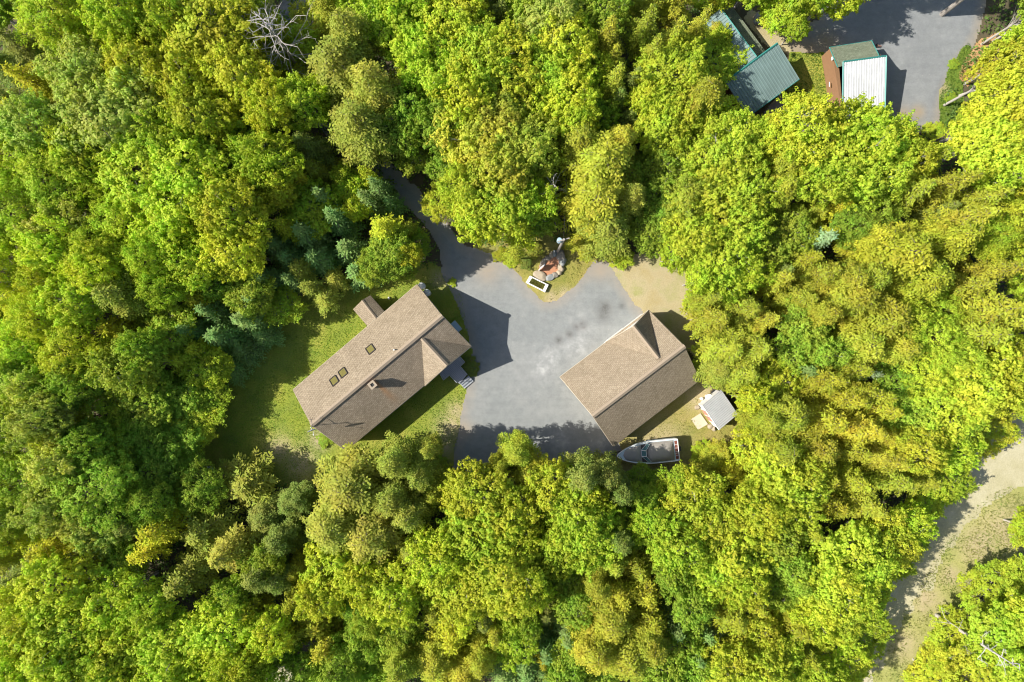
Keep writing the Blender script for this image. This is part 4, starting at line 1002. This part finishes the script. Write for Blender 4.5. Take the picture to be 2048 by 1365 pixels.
# kind tint height : u v r (photo position of the crown as seen, crown radius in photo pixels)
LIST = """
F lg 15: 130 45 70, 40 330 62, 130 372 80, 250 455 60, 40 430 70, 20 545 50
M p 16: 180 145 66, 70 262 58, 120 450 60, 240 250 88, 280 200 60
M yg 16: 430 85 88, 300 330 82, 400 362 80, 500 160 62, 285 150 60, 350 300 60
M lg 16: 240 35 60, 330 40 60, 420 240 62, 470 430 66, 350 452 60, 545 215 48, 560 322 52, 510 330 50, 385 170 60, 180 330 60
C au 12: 145 65 42, 345 212 46, 180 240 34, 60 160 44, 55 225 42, 575 400 38, 572 455 34, 605 362 28, 770 460 44, 735 352 24
H dk 14: 40 90 60, 15 200 50, 85 330 40
O gy 17: 680 140 88, 720 250 78, 745 180 70, 700 70 60
M lg 15: 780 60 66, 850 110 60, 920 50 66, 960 115 72, 1015 150 78, 880 170 56, 940 200 60, 1100 150 60, 1130 200 56, 800 10 50
M p 15: 1095 50 62
M yg 15: 1120 110 60, 1150 240 46
M g 13: 860 165 50, 900 200 50, 875 255 50, 820 230 46, 1060 20 56, 1200 20 50, 782 500 42, 850 20 45
M g 9: 895 330 38, 1190 235 40, 1260 350 36
S bg 11: 620 470 44, 680 440 40, 700 500 40, 655 400 34, 740 405 32, 640 520 40, 720 545 36, 585 520 34, 590 560 32, 760 380 30
M lg 9: 700 380 34, 690 350 24, 715 420 26
C gy 9: 650 598 36, 670 560 32, 600 540 34, 620 575 28
F g 9: 780 520 44, 806 538 26, 745 540 34
M yg 9: 565 610 38, 820 515 24
F lg 10: 880 410 36
H ol 15: 1215 75 44, 1290 55 44, 1230 165 40, 1350 70 38, 1400 50 34, 1305 105 36
O ol 14: 1405 195 58, 1430 60 24
M lg 13: 1340 150 70, 1425 130 62, 1330 265 60, 1370 230 50, 1300 200 40, 1440 90 26
H dk 12: 1235 200 42, 1270 160 34
M or 15: 1000 240 70, 960 290 74, 1050 300 66, 1010 350 60
M lg 14: 1010 405 70, 955 440 52, 1050 400 50, 940 380 50
C au 12: 918 320 38, 1040 465 40
C ol 10: 1030 505 26
O ol 15: 1200 330 86, 1190 400 80, 1160 290 60, 1240 290 50
O gy 13: 1215 455 66, 1260 400 46
C ol 9: 1155 480 26, 1175 505 24
M g 11: 1315 335 46, 1080 440 34
M yg 14: 1440 330 70, 1480 300 56, 1430 420 76, 1490 400 56, 1480 470 56, 1380 470 56
M or 14: 1375 415 48
M lg 12: 1440 530 68, 1400 560 30, 1350 510 36, 1490 545 40
O ol 14: 1565 330 54, 1560 380 46
M g 10: 1575 460 48, 1330 430 40
M lg 15: 1615 266 68, 1690 300 84, 1640 350 60, 1760 290 66, 1535 278 42, 1800 330 50
M yg 15: 1740 350 60, 1590 220 40
C au 12: 1670 415 34
C go 12: 1650 470 30, 1610 520 36
S pb 12: 1625 485 38
F g 12: 1735 420 46, 1700 460 40
H ol 15: 1850 320 56, 1815 385 60, 1900 370 56, 1960 400 50, 2030 350 50
H dk 12: 1880 420 40, 1560 545 36
H ol 14: 1555 560 48, 1640 550 52, 1600 600 46
O go 16: 1800 510 84, 1840 560 70, 1750 480 50, 1900 480 60
M g 15: 1995 20 66, 1940 20 36
M yg 16: 2000 150 50, 2000 230 76, 1960 290 66, 2045 300 60, 1990 340 50, 2050 100 50
F lg 15: 2010 460 70, 2050 400 50, 1940 250 40, 1970 480 40
H ol 16: 1930 440 58, 1990 545 50, 1930 575 48, 1985 620 70, 1950 670 70, 2030 640 60, 2000 710 56
O ol 16: 1700 600 74, 1760 640 76, 1720 690 60, 1790 700 50, 1730 560 50
O ol 15: 1690 560 50, 1640 630 40
H ol 13: 1430 640 52, 1490 620 56, 1510 700 62, 1455 700 66, 1485 748 56, 1420 600 30, 1530 640 40
O gy 13: 1440 740 44
M g 12: 1610 650 50, 1590 700 42, 1650 700 36
S bg 12: 1590 740 38, 1640 600 26
H go 15: 1650 760 52, 1700 740 50, 1690 800 50, 1740 790 50
S pb 13: 1705 745 26
F yg 15: 1860 690 58, 1850 750 56, 1810 650 40, 1900 720 46
M yg 15: 1950 770 76, 1890 830 76, 1980 850 52, 2030 740 56, 1830 900 46, 2040 800 36
M g 13: 1830 850 44, 1800 830 40
H go 15: 1760 820 56, 1720 860 66, 1650 840 60, 1790 880 46
O ol 14: 1570 830 60, 1630 900 60, 1560 900 50, 1528 838 36
H ol 12: 1528 872 40, 1448 908 30, 1425 925 26
M lg 12: 1500 900 40, 1500 800 30
F lg 11: 1365 978 48
M lg 14: 1390 1030 72, 1460 1075 82, 1345 1085 58, 1420 1145 62, 1300 1040 40, 1480 1170 46, 1500 1020 50
M yg 14: 1545 930 56, 1565 990 62, 1610 950 40
C au 12: 1475 950 40, 1490 1010 32
H go 14: 1640 955 62, 1700 900 50, 1610 1060 46, 1660 1010 50, 1700 960 50
H ol 14: 1730 1010 60, 1780 960 56, 1770 920 50, 1840 960 50
M lg 15: 1885 905 44, 1895 965 44, 1850 1005 40, 1810 1040 38
M g 13: 1545 1110 56, 1590 1140 44, 1560 1060 40
M yg 15: 1700 1110 78, 1650 1170 60, 1760 1080 58, 1780 1115 40, 1720 1170 50
M lg 14: 1680 1220 58, 1720 1260 50, 1670 1320 58, 1730 1190 40, 1620 1230 40, 1640 1360 50
H go 14: 1460 1230 62, 1590 1250 62, 1500 1200 50, 1610 1310 46
M yg 13: 1460 1320 50, 1530 1340 50, 1560 1300 40
S pb 12: 1435 1285 34, 1600 1355 30
M g 13: 1380 1200 40, 1340 1150 34
C go 13: 1290 1185 46, 1300 1235 44, 1240 1190 40
O ol 14: 1225 1240 62, 1255 1310 72, 1195 1170 40, 1190 1300 56, 1300 1290 50
M g 11: 1330 1335 48, 1360 1290 40, 1390 1340 44
S bg 11: 1340 1240 36, 1400 1250 34, 1380 1290 30
F g 10: 1285 1000 38, 1280 960 28, 1225 1030 30
O dk 14: 1212 950 44, 1240 985 36, 1165 955 50, 1240 1080 36
O gy 15: 705 975 88, 668 1050 74, 790 925 50, 745 1070 80, 785 1000 56
O gy 14: 840 950 44, 820 1030 50, 830 1100 46, 860 900 26
O ol 13: 1035 905 42, 1060 950 44, 1000 930 26
M lg 14: 950 990 68, 960 1080 76, 920 1170 74, 1000 1150 74, 1020 1030 56, 880 1100 56, 1040 1100 50, 1060 1180 40
M lg 14: 1110 975 56, 1150 1020 60, 1170 1080 66, 1110 1090 50, 1180 990 36
C go 10: 1075 1045 30, 1085 1110 26, 1080 1190 28
M lg 13: 680 1130 58, 780 1180 62, 650 1180 46, 720 1150 46
C go 12: 640 1240 54, 600 1260 40, 650 1290 46, 590 1200 36
F g 11: 720 1285 44, 680 1330 50, 740 1240 34, 620 1340 40
C au 12: 905 1275 48, 930 1240 36
O ol 12: 870 1320 58, 800 1330 50, 960 1320 40, 930 1350 50
H ol 11: 1015 1215 38, 990 1270 30
S bg 10: 1050 1330 44, 1090 1290 38, 1010 1340 36, 1130 1260 36, 1100 1350 36
M g 10: 1150 1205 38, 1150 1300 40, 1130 1340 36, 1060 1250 26
C go 8: 1085 1160 24, 1085 1320 20
F g 15: 60 960 60, 200 965 78, 300 930 68, 20 1030 56, 350 880 56, 260 880 60, 370 940 44
M p 15: 130 930 52, 110 1000 52, 180 1050 40, 60 780 46, 100 830 50
C au 13: 200 1010 40, 110 1090 44, 205 1105 44, 320 1060 46, 350 1015 36, 110 875 44, 300 1100 40, 35 1080 44
H dk 13: 60 1140 50, 270 1050 40, 30 880 44, 150 1130 40
H gy 14: 492 968 76, 405 1065 74, 370 1160 68, 455 1105 66
O dk 12: 530 1040 44, 560 1080 44, 520 1150 44, 600 1000 36, 580 1010 36, 560 1160 40
M yg 15: 120 1180 70, 60 1230 56, 150 1260 76, 230 1200 60, 230 1290 66, 80 1290 56
M lg 15: 300 1210 56, 270 1290 60, 350 1290 76, 440 1265 70, 120 1335 66, 40 1335 60, 200 1345 60, 400 1345 60, 490 1330 50, 540 1260 46, 520 1350 40, 330 1350 60
C au 13: 510 1210 40, 15 1260 40, 10 1190 36
M g 12: 540 1120 40, 470 1190 40, 570 1290 34
F lg 15: 100 560 44, 330 575 46, 150 700 62, 60 700 58, 210 820 62, 400 790 60, 390 850 50, 90 640 50, 250 870 50, 310 520 50, 200 500 60
M yg 15: 170 600 56, 110 500 56, 480 500 56, 400 530 50, 200 540 50, 560 380 30
O gy 15: 240 590 58
C au 13: 400 600 42, 240 660 46, 370 720 44, 30 610 46, 400 700 32
M g 14: 270 730 58, 300 800 60, 60 770 60, 110 790 50, 340 660 50, 500 580 46, 300 700 40, 20 840 50, 180 880 44, 440 560 40, 360 800 46, 160 760 46
S bg 12: 450 672 44, 490 700 40, 430 622 36, 500 640 40, 395 660 34, 520 600 36, 530 670 32, 460 740 34, 540 560 32
M yg 15: 1985 1195 62, 2045 1170 60, 2005 1275 80, 1910 1285 60, 1860 1345 54, 1950 1350 66, 2040 1330 60, 2050 1230 50
M lg 10: 2050 1055 34
M lg 14: 1560 20 42, 1610 -20 50, 1640 25 30, 1590 60 22, 1500 -30 50
M lg 16: 1690 -118 58, 1770 -122 60, 1850 -120 56
"""
NZ = [((110,90),'in the top left corner'),((110,300),'near the left edge, upper part'),((400,100),'left of the grey dead tree'),((700,130),'right of the grey dead tree'),
 ((330,330),'in the upper left wood'),((580,420),'left of the shaded upper driveway'),((800,480),'above the long house roof'),((940,120),'at the top edge centre'),((1160,120),'at the top right of centre'),
 ((1000,330),'above the mulch bed island'),((1210,380),'above the sandy patch'),((1370,160),'left of the teal roof'),((1560,30),'above the teal roof'),((1430,440),'above right of the garage'),
 ((1640,300),'below the white roofed shed'),((1980,180),'right of the parking lot'),((1900,400),'below right of the parking lot'),((1620,520),'in the wood right of the sandy patch'),((1470,680),'just right of the garage'),
 ((1800,600),'in the middle of the right wood'),((1990,620),'near the right edge, middle'),((1620,740),'deep right of the garage'),((1480,880),'around the garden shed'),((1720,860),'in the lower right wood'),
 ((1920,810),'beside the upper dirt road'),((1800,980),'left of the dirt road bend'),((1400,1050),'below the boat'),((1590,1030),'below right of the boat'),((1720,1180),'left of the lower dirt road'),
 ((1980,1250),'in the bottom right corner'),((1530,1270),'at the bottom edge right of centre'),((1270,1250),'at the bottom edge just right of centre'),((1080,1300),'by the dark gap at the bottom'),((1150,1030),'below the dappled driveway end'),
 ((960,1080),'in the bottom centre wood'),((720,980),'below the long house'),((700,1250),'at the bottom edge left of centre'),((900,1290),'at the bottom edge centre'),((460,1040),'below the left lawn'),
 ((400,1280),'in the bottom left wood'),((120,1260),'in the bottom left corner'),((110,1040),'near the left edge, lower part'),((250,900),'in the left wood, lower middle'),((460,660),'at the left lawn edge'),
 ((250,620),'in the left wood, upper middle'),((70,700),'near the left edge, middle'),((380,780),'left of the shaded lawn')]
FILL_NO = [[(545,-60),(600,-60),(600,50),(550,50)],  # photo areas where open ground or a roof is seen: no filler trees
 [(420,930),(385,880),(430,800),(500,730),(560,650),(640,600),(700,560),(860,530),(862,480),(790,370),(740,335),(770,305),(870,370),(950,490),(1040,500),(1100,470),(1120,440),(1170,480),(1300,500),(1400,590),(1400,680),(1430,780),(1490,830),(1440,900),(1370,930),(1240,960),(900,930),(700,900),(600,950),(480,910)],
 [(1430,10),(1490,20),(1560,60),(1640,30),(1920,0),(1960,60),(1960,130),(1900,260),(1780,250),(1690,200),(1480,250)],
 [(2060,825),(1975,865),(1935,960),(1870,1050),(1835,1115),(1765,1195),(1745,1260),(1715,1380),(1800,1380),(1860,1280),(1930,1150),(2060,1105)],
 [(560,1300),(600,1300),(600,1380),(540,1380)]]
def inpoly(x, y, poly):
    c = False; n = len(poly)
    for i in range(n):
        ax_, ay = poly[i]; bx_, by_ = poly[(i+1) % n]
        if (ay > y) != (by_ > y) and x < (bx_-ax_)*(y-ay)/(by_-ay)+ax_: c = not c
    return c
entries = []
for line in LIST.strip().splitlines():
    hd, rest = line.split(':'); k, t, h = hd.split()
    for it in rest.split(','):
        u_, v_, r_ = [float(x) for x in it.split()]; entries.append([k, t, float(h)*.86*random.uniform(.92, 1.1), u_, v_, r_, ''])
# filler trees for uncovered forest, lower than their neighbours
fr_rng = random.Random(3); cand = [(u_, v_) for u_ in range(-50, 2100, 17) for v_ in range(-50, 1416, 17)]; fr_rng.shuffle(cand)
for u_, v_ in cand:
    if any(inpoly(u_, v_, q) for q in FILL_NO): continue
    if any((u_-e[3])**2+(v_-e[4])**2 < (e[5]*1.02)**2 for e in entries): continue
    if not (-30 < u_ < 2080 and -30 < v_ < 1395): continue
    near = min(entries, key=lambda e: (u_-e[3])**2+(v_-e[4])**2)
    k, t = near[0], near[1]
    if k in 'CO': k, t = 'H', 'ol'
    if fr_rng.random() < .3: k, t = fr_rng.choice([('M', 'g'), ('F', 'g'), ('H', 'dk'), ('M', 'lg')])
    fr_ = fr_rng.uniform(42, 54)
    while fr_ > 26 and any(inpoly(u_+fr_*.85*math.cos(q_*.785), v_+fr_*.85*math.sin(q_*.785), z_) for q_ in range(8) for z_ in FILL_NO): fr_ -= 5
    if fr_ <= 26: continue
    entries.append([k, t, near[2]*fr_rng.uniform(.72, .9)*(.75 if fr_ < 40 else 1), u_, v_, fr_, ''])
yard2 = [p for p in yard if p[1] < 890]+[(905, 885)]; yard2 = [p if p[1] < 881 else (p[0], 880) for p in yard2]
OPEN = [gpoly(q) for q in (yard2, lot, roadp, vergep, [(905,560),(925,600),(945,700),(930,780),(915,845),(860,850),(770,865),(690,890),(600,905),(500,910),(430,890),(400,850),(440,760),(500,690),(560,620),(640,590),(700,560),(860,535)],
        [(1395,690),(1430,800),(1470,830),(1450,930),(1400,950),(1240,950),(1215,930),(1300,860),(1390,770)], [(1440,10),(1520,30),(1610,160),(1480,260),(1420,150)])]
for e in entries:
    k, t, h, u_, v_, r_ = e[:6]; zf = SPEC[k][2]; mn = 5.0
    if 330 < u_ < 570 and 540 < v_ < 930: h = min(h, 8.5 if v_ < 740 else 6.2)
    if 330 < u_ < 640 and 930 <= v_ < 1080: h = min(h, 6.5 if u_ > 430 else 8)
    if u_ > 1550 and v_ > 830 and (u_-1600)/450+(v_-830)/535 > .75: h = min(h, 10.5)
    if 200 < u_ <= 390 and 740 < v_ < 970: h = min(h, 8.0 if u_ < 330 else 6.0)
    if 560 <= u_ < 860 and 470 < v_ < 630: h = min(h, 8.0)
    if v_ < -60: e[2] = h; continue
    for it in range(12):
        b = P(u_, v_, h*zf); d_ = Vector((u_-1024, v_-682.5)).normalized(); k2 = F/(HC-h*.9)
        ex_ = .72 if (u_ > 1600 and v_ > 800) else .45; tu, tv = 1024+b.x*k2+d_.x*r_*ex_, 682.5-b.y*k2+d_.y*r_*ex_
        if h > mn and (any(inpoly(b.x, b.y, q) for q in OPEN) or (not (v_ > 870 and 600 < u_ < 1250) and any(inpoly(tu, tv, q) for q in FILL_NO))): h *= .9
        else: break
    e[2] = h
entries = [e for e in entries if e[4] < -60 or not any(inpoly(P(e[3], e[4], e[2]*SPEC[e[0]][2]).x, P(e[3], e[4], e[2]*SPEC[e[0]][2]).y, q) for q in OPEN[1:3])]
groups = {}
for e in entries:
    z = min(NZ, key=lambda q: (q[0][0]-e[3])**2+(q[0][1]-e[4])**2)[1]
    size = 'large ' if e[5] >= 62 else ('small ' if e[5] < 40 else 'medium ')
    groups.setdefault((e[0], e[1], size, z), []).append(e)
ORD = ['leftmost', 'second', 'third', 'fourth', 'fifth', 'sixth', 'seventh', 'eighth', 'ninth', 'tenth']
for (k, t, size, z), es in groups.items():
    es.sort(key=lambda e: e[3]); n = len(es)
    for i, e in enumerate(es):
        o_ = '' if n == 1 else (', leftmost' if i == 0 else ', rightmost' if i == n-1 else ', middle of three' if n == 3 else ', %s from left' % ORD[i])
        e[6] = size+TINT[t][1]+' '+SPEC[k][4]+' '+z+o_
for e in entries:
    if len(e[6].split()) > 16: e[6] = e[6].split(' ', 1)[1] + ' tree' if len(e[6].split()) < 16 else e[6].replace('in the wood right of the sandy patch', 'right of the sandy patch').replace('at the bottom edge just right of centre', 'at bottom edge just right of centre').replace('round topped ', 'round ').replace('at the bottom edge right of centre', 'at bottom edge right of centre').replace('from left', 'from left')
assert len(set(e[6] for e in entries)) == len(entries)
GN = {'maple_tree': 'maples of the wood', 'birch_tree': 'fine leaved birches of the wood', 'hemlock_tree': 'hemlocks of the wood', 'cedar_tree': 'cedars of the wood', 'spruce_tree': 'spruces of the wood'}
for i, (k, t, h, u_, v_, r_, lab) in enumerate(entries):
    r0, h0, zf, nm, cat = SPEC[k]
    c = P(u_, v_, h*zf); rw = r_*(HC-h*zf)/F; s = rw/r0*1.0; sz = h/h0
    me, tm = PROTO[k][(i*7+int(u_)) % len(PROTO[k])]
    root = empty(nm, (c.x, c.y, 0), lab, 'tree', GN[nm])
    rot = random.uniform(0, 6.283)
    base, _ = TINT[t]; j = random.uniform(.88, 1.14); jr = random.uniform(.9, 1.12)
    for part, m_ in (('crown', me), ('trunk', tm)):
        o = bpy.data.objects.new(part, m_); COL.objects.link(o); o.parent = root
        o.scale = (s, s, sz); o.rotation_euler = (0, 0, rot); o.color = (base[0]*j*jr, base[1]*j, base[2]*j, 1)

# trees whose trunks show: birch poles leaning over the lot edge, and one dead grey tree
def show_trunk(u_, v_, h, r, kind, t, lab, rad=.28, bark='bark_pale', lean=(0, 0)):
    b = P(u_, v_, 0); root = empty(SPEC[kind][3], b, lab, 'tree')
    me, tm = PROTO[kind][0]; base, _ = TINT[t]
    o = bpy.data.objects.new('crown', me); COL.objects.link(o); o.parent = root; s = r/SPEC[kind][0]; o.scale = (s, s, .55*h/14); o.location = (lean[0], lean[1], h*.42); o.color = (*base, 1)
    tb = MB(); tb.tube(b, b+Vector((lean[0], lean[1], h*.8)), rad, rad*.5, 10); tb.build('trunk', M_[bark], root)
show_trunk(1884, 29, 13, 3.2, 'M', 'lg', 'tall tree with bare brown trunk standing at the top right edge of the parking lot', .30, 'wood_pole')
show_trunk(1986, 84, 16, 3.5, 'M', 'yg', 'white trunked tree beside the dry leaf patch, trunk running to the right edge', .17, 'bark_pale')
b = P(1916, 193, 0); mb = MB(); mb.tube((b.x,b.y,.12), (b.x+.9,b.y+.25,.9), .13, .12, n=10)
tag(mb.build('log', M_['bark_pale']), 'short pale log end poking out at the right verge of the parking lot', 'log')
b = P(2003, 148, 0); mb = MB(); mb.tube((b.x,b.y,1.0), (b.x+1.5,b.y+.9,2.4), .12, .09, n=10)
tag(mb.build('log', M_['bark_pale']), 'leaning pale broken trunk among leaves below the white trunked tree', 'log')

def dead_tree(u_, v_, h, lab, seed, spread=3.2, lean=(0,0), nk=34, kink=.16):
    b = P(u_, v_, 0); root = empty('dead_tree', b, lab, 'tree'); r = random.Random(seed)
    tb = MB(); tip = b+Vector((lean[0], lean[1], h)); tb.tube(b, lerp(b, tip, .6), .2, .13, 8); tb.tube(lerp(b, tip, .6), tip, .13, .02, 6)
    tb.build('trunk', M_['bark_dead'], root)
    br = None
    def grow(p, d, L, rad, n):
        nonlocal br
        segs = 3
        for i in range(segs):
            d = (d+Vector((r.gauss(0,kink), r.gauss(0,kink), r.gauss(0,kink*.7)))).normalized(); q = p+d*L/segs
            br.tube(p, q, rad*(1-i/segs*.5), rad*(1-(i+1)/segs*.5), 4, False); p = q
            if n > 0 and r.random() < .85:
                s = Vector((r.gauss(0,1), r.gauss(0,1), r.gauss(0,.5))).normalized(); grow(p, (d*.7+s*.8).normalized(), L*r.uniform(.35,.6), rad*.55, n-1)
    for k in range(nk):
        f = .35+.63*(k/nk); az = k*2.4; p = lerp(b, tip, f); L = spread*(1.15-f)*r.uniform(.8, 1.5)
        br = MB(); grow(p, Vector((math.cos(az), math.sin(az), r.uniform(-.1,.45))).normalized(), L, .05, 2); br.build('limb', M_['bark_dead'], root)
dead_tree(610, 150, 14.5, 'leafless grey dead tree with tangled branches near the top left driveway', 4, 4.2)
dead_tree(1106, 405, 10.5, 'leafless silver grey branches left of the large olive hemlock above the island', 9, 2.6, (-.6,-.2), 20, .14)
dead_tree(1872, 1230, 12.5, 'bare white branched dead tree in the bottom right corner wood', 12, 2.6, (0,0), 15, .08)

# shrubs at clearing edges
def shrub(u_, v_, r, h, t, lab, seed):
    me, tm = PROTO['B'][seed % 3]; p = P(u_, v_, 0); root = empty('shrub', p, lab, 'shrub', 'shrubs at the yard edges'); base, _ = TINT[t]
    o = bpy.data.objects.new('foliage', me); COL.objects.link(o); o.parent = root; s = r/4.2; o.scale = (s, s, h/14*1.0); o.location = (0, 0, -h*.28); o.rotation_euler = (0, 0, seed*1.7); o.color = (*base, 1)
for i, a_ in enumerate(((1052,525,.9,.9,'dk','dark twiggy shrub at the left of the mulch bed island'),(1022,521,.8,.5,'lg','low bright green shrub at the left point of the grass island'),
    (1066,500,.9,1.2,'gy','grey olive shrub above the mulch bed'),(1000,512,.9,.7,'go','low golden shrub at the gravel corner below the maples'),
    (1240,515,1.4,1.5,'lg','bright shrub at the upper edge of the sandy patch'),(1390,600,1.5,2.0,'lg','bright shrub at the right edge of the sandy patch'),
    (650,880,.9,.8,'g','green shrub under the left end of the long roof'),(940,735,1.1,.6,'dk','low dark shrub beside the porch steps'),(1870,275,1.6,1.0,'lg','low lime shrub at the bottom of the parking lot'),
    (905,565,.5,.4,'lg','tiny lime shrub on the lawn corner by the gas tanks'),(1905,130,.6,.4,'g','low green shrub on the verge beside the dry leaves'),(1900,200,.7,.5,'g','low dark green shrub along the middle of the verge'),(1885,262,.8,.5,'g','low green shrub at the lower end of the verge'),
    (870,925,1.3,1.3,'g','green shrub at the bottom edge of the lawn beside the driveway'),(1400,905,1.2,1.2,'lg','bright shrub right of the boat stern'))): shrub(*a_, i)

# forest floor plants: uncountable, one object
r = np.random.default_rng(77); n = 26000
X = r.uniform(-62, 62, n); Y = r.uniform(-42, 42, n)
keep = np.ones(n, bool)
for q in [gpoly(z) for z in (yard, lot, roadp, vergep)]+[gpoly([(905,560),(925,600),(945,700),(940,765),(905,960),(560,965),(430,965),(385,935),(395,850),(440,760),(500,690),(560,620),(640,590),(700,560),(860,535)]),
          gpoly([(1150,480),(1200,500),(1410,510),(1450,700),(1500,830),(1500,930),(1400,990),(1200,1000),(900,1000),(940,700),(960,500)]), gpoly([(1420,0),(1700,-40),(1700,280),(1460,260)]),
          gpoly([(380,900),(460,900),(460,1000),(380,1000)])]:
    keep &= sdist(X, Y, q) < -.1
X, Y = X[keep], Y[keep]; m = len(X); nl = 6
C = np.repeat(np.stack([X, Y, r.uniform(.1, .7, m)], 1), nl, 0)+r.normal(size=(m*nl, 3))*np.array([.22, .22, .10]); C[:, 2] = np.maximum(C[:, 2], .05)
V = leaf_quads(C, rdir(r, m*nl)*.6+np.array([0, 0, 1]), rdir(r, m*nl), .32*r.uniform(.6, 1.3, m*nl), .2*r.uniform(.6, 1.3, m*nl))
um = crown_mesh('undergrowth', V, r.uniform(0, 1, m*nl), M_['leaf']); uo = bpy.data.objects.new('undergrowth', um); COL.objects.link(uo)
uo.color = (.16, .24, .05, 1); tag(uo, 'low green undergrowth covering the forest floor', 'undergrowth', kind='stuff')
# grass tufts: lawn and verge roughness
def tufts(name, polys, n, col, hgt, lab, seed, clump=0):
    r = np.random.default_rng(seed); ps = [gpoly(q) for q in polys]; allp = np.array([q for p in ps for q in p]); x0, y0 = allp.min(0); x1, y1 = allp.max(0)
    X = r.uniform(x0, x1, n); Y = r.uniform(y0, y1, n); s = np.full(n, -9.); 
    for p in ps: s = np.maximum(s, sdist(X, Y, p))
    w = fbm(X, Y, 1.6, seed); k = (s > .0) & (w+r.uniform(-.2, .2, n) > clump); X, Y = X[k], Y[k]; m = len(X)
    T = rdir(r, m)*.7+np.array([0, 0, 1.0]); N = rdir(r, m)
    C = np.stack([X, Y, np.full(m, hgt*.5)], 1)
    V = leaf_quads(C, N, T, hgt*r.uniform(.7, 1.5, m), .05*r.uniform(.7, 1.5, m)); me = crown_mesh(name, V, r.uniform(0, 1, m), M_['leaf'])
    o = bpy.data.objects.new(name, me); COL.objects.link(o); o.color = col; tag(o, lab, 'grass', kind='stuff')
lawnp = [(905,560),(925,600),(943,700),(938,765),(925,800),(918,860),(905,955),(560,965),(430,960),(390,935),(400,850),(445,760),(500,695),(560,625),(640,595),(700,565),(860,540)]
tufts('grass_blades', [lawnp], 60000, (.22,.33,.03,1), .12, 'short bright lawn grass around the long house', 5, .35)
tufts('grass_blades', [[(1395,690),(1430,800),(1500,830),(1500,930),(1400,990),(1240,990),(1215,930),(1300,860),(1390,770)], [(1150,490),(1200,505),(1182,535),(1150,566),(1118,596),(1098,606),(1064,572),(1040,548),(1005,530),(970,510),(1000,480)]], 30000, (.25,.25,.05,1), .13, 'thin yellowish grass on the island and behind the garage', 6, .45)
tufts('grass_blades', [vergep], 60000, (.27,.29,.07,1), .2, 'tufty yellow green grass on the verge of the dirt road', 7, .5)
tufts('grass_blades', [[(1935,85),(1950,110),(1925,160),(1925,215),(1920,262),(1880,290),(1860,268),(1876,250),(1880,180),(1905,125)], [(1582,107),(1648,107),(1652,200),(1590,212),(1562,182)]], 24000, (.13,.22,.03,1), .2, 'green grass beside the parking lot', 8, .3)
# planter plants
r = np.random.default_rng(9); n = 900; a_ = r.uniform(0, 1, (n, 2))
c = np.array([inn[0]*(1-x)*(1-y)+inn[1]*x*(1-y)+inn[2]*x*y+inn[3]*(1-x)*y for x, y in a_]); c[:, 2] = .36+r.uniform(0, .12, n)
cx_ = cen.x; pm = crown_mesh('plants', leaf_quads(c-np.array([pl.location.x, pl.location.y, 0]), rdir(r, n)+np.array([0,0,.8]), rdir(r, n), .14, .08), r.uniform(0, 1, n), M_['leaf'])
o = bpy.data.objects.new('plants', pm); COL.objects.link(o); o.parent = pl; o.color = (.25,.22,.05,1)
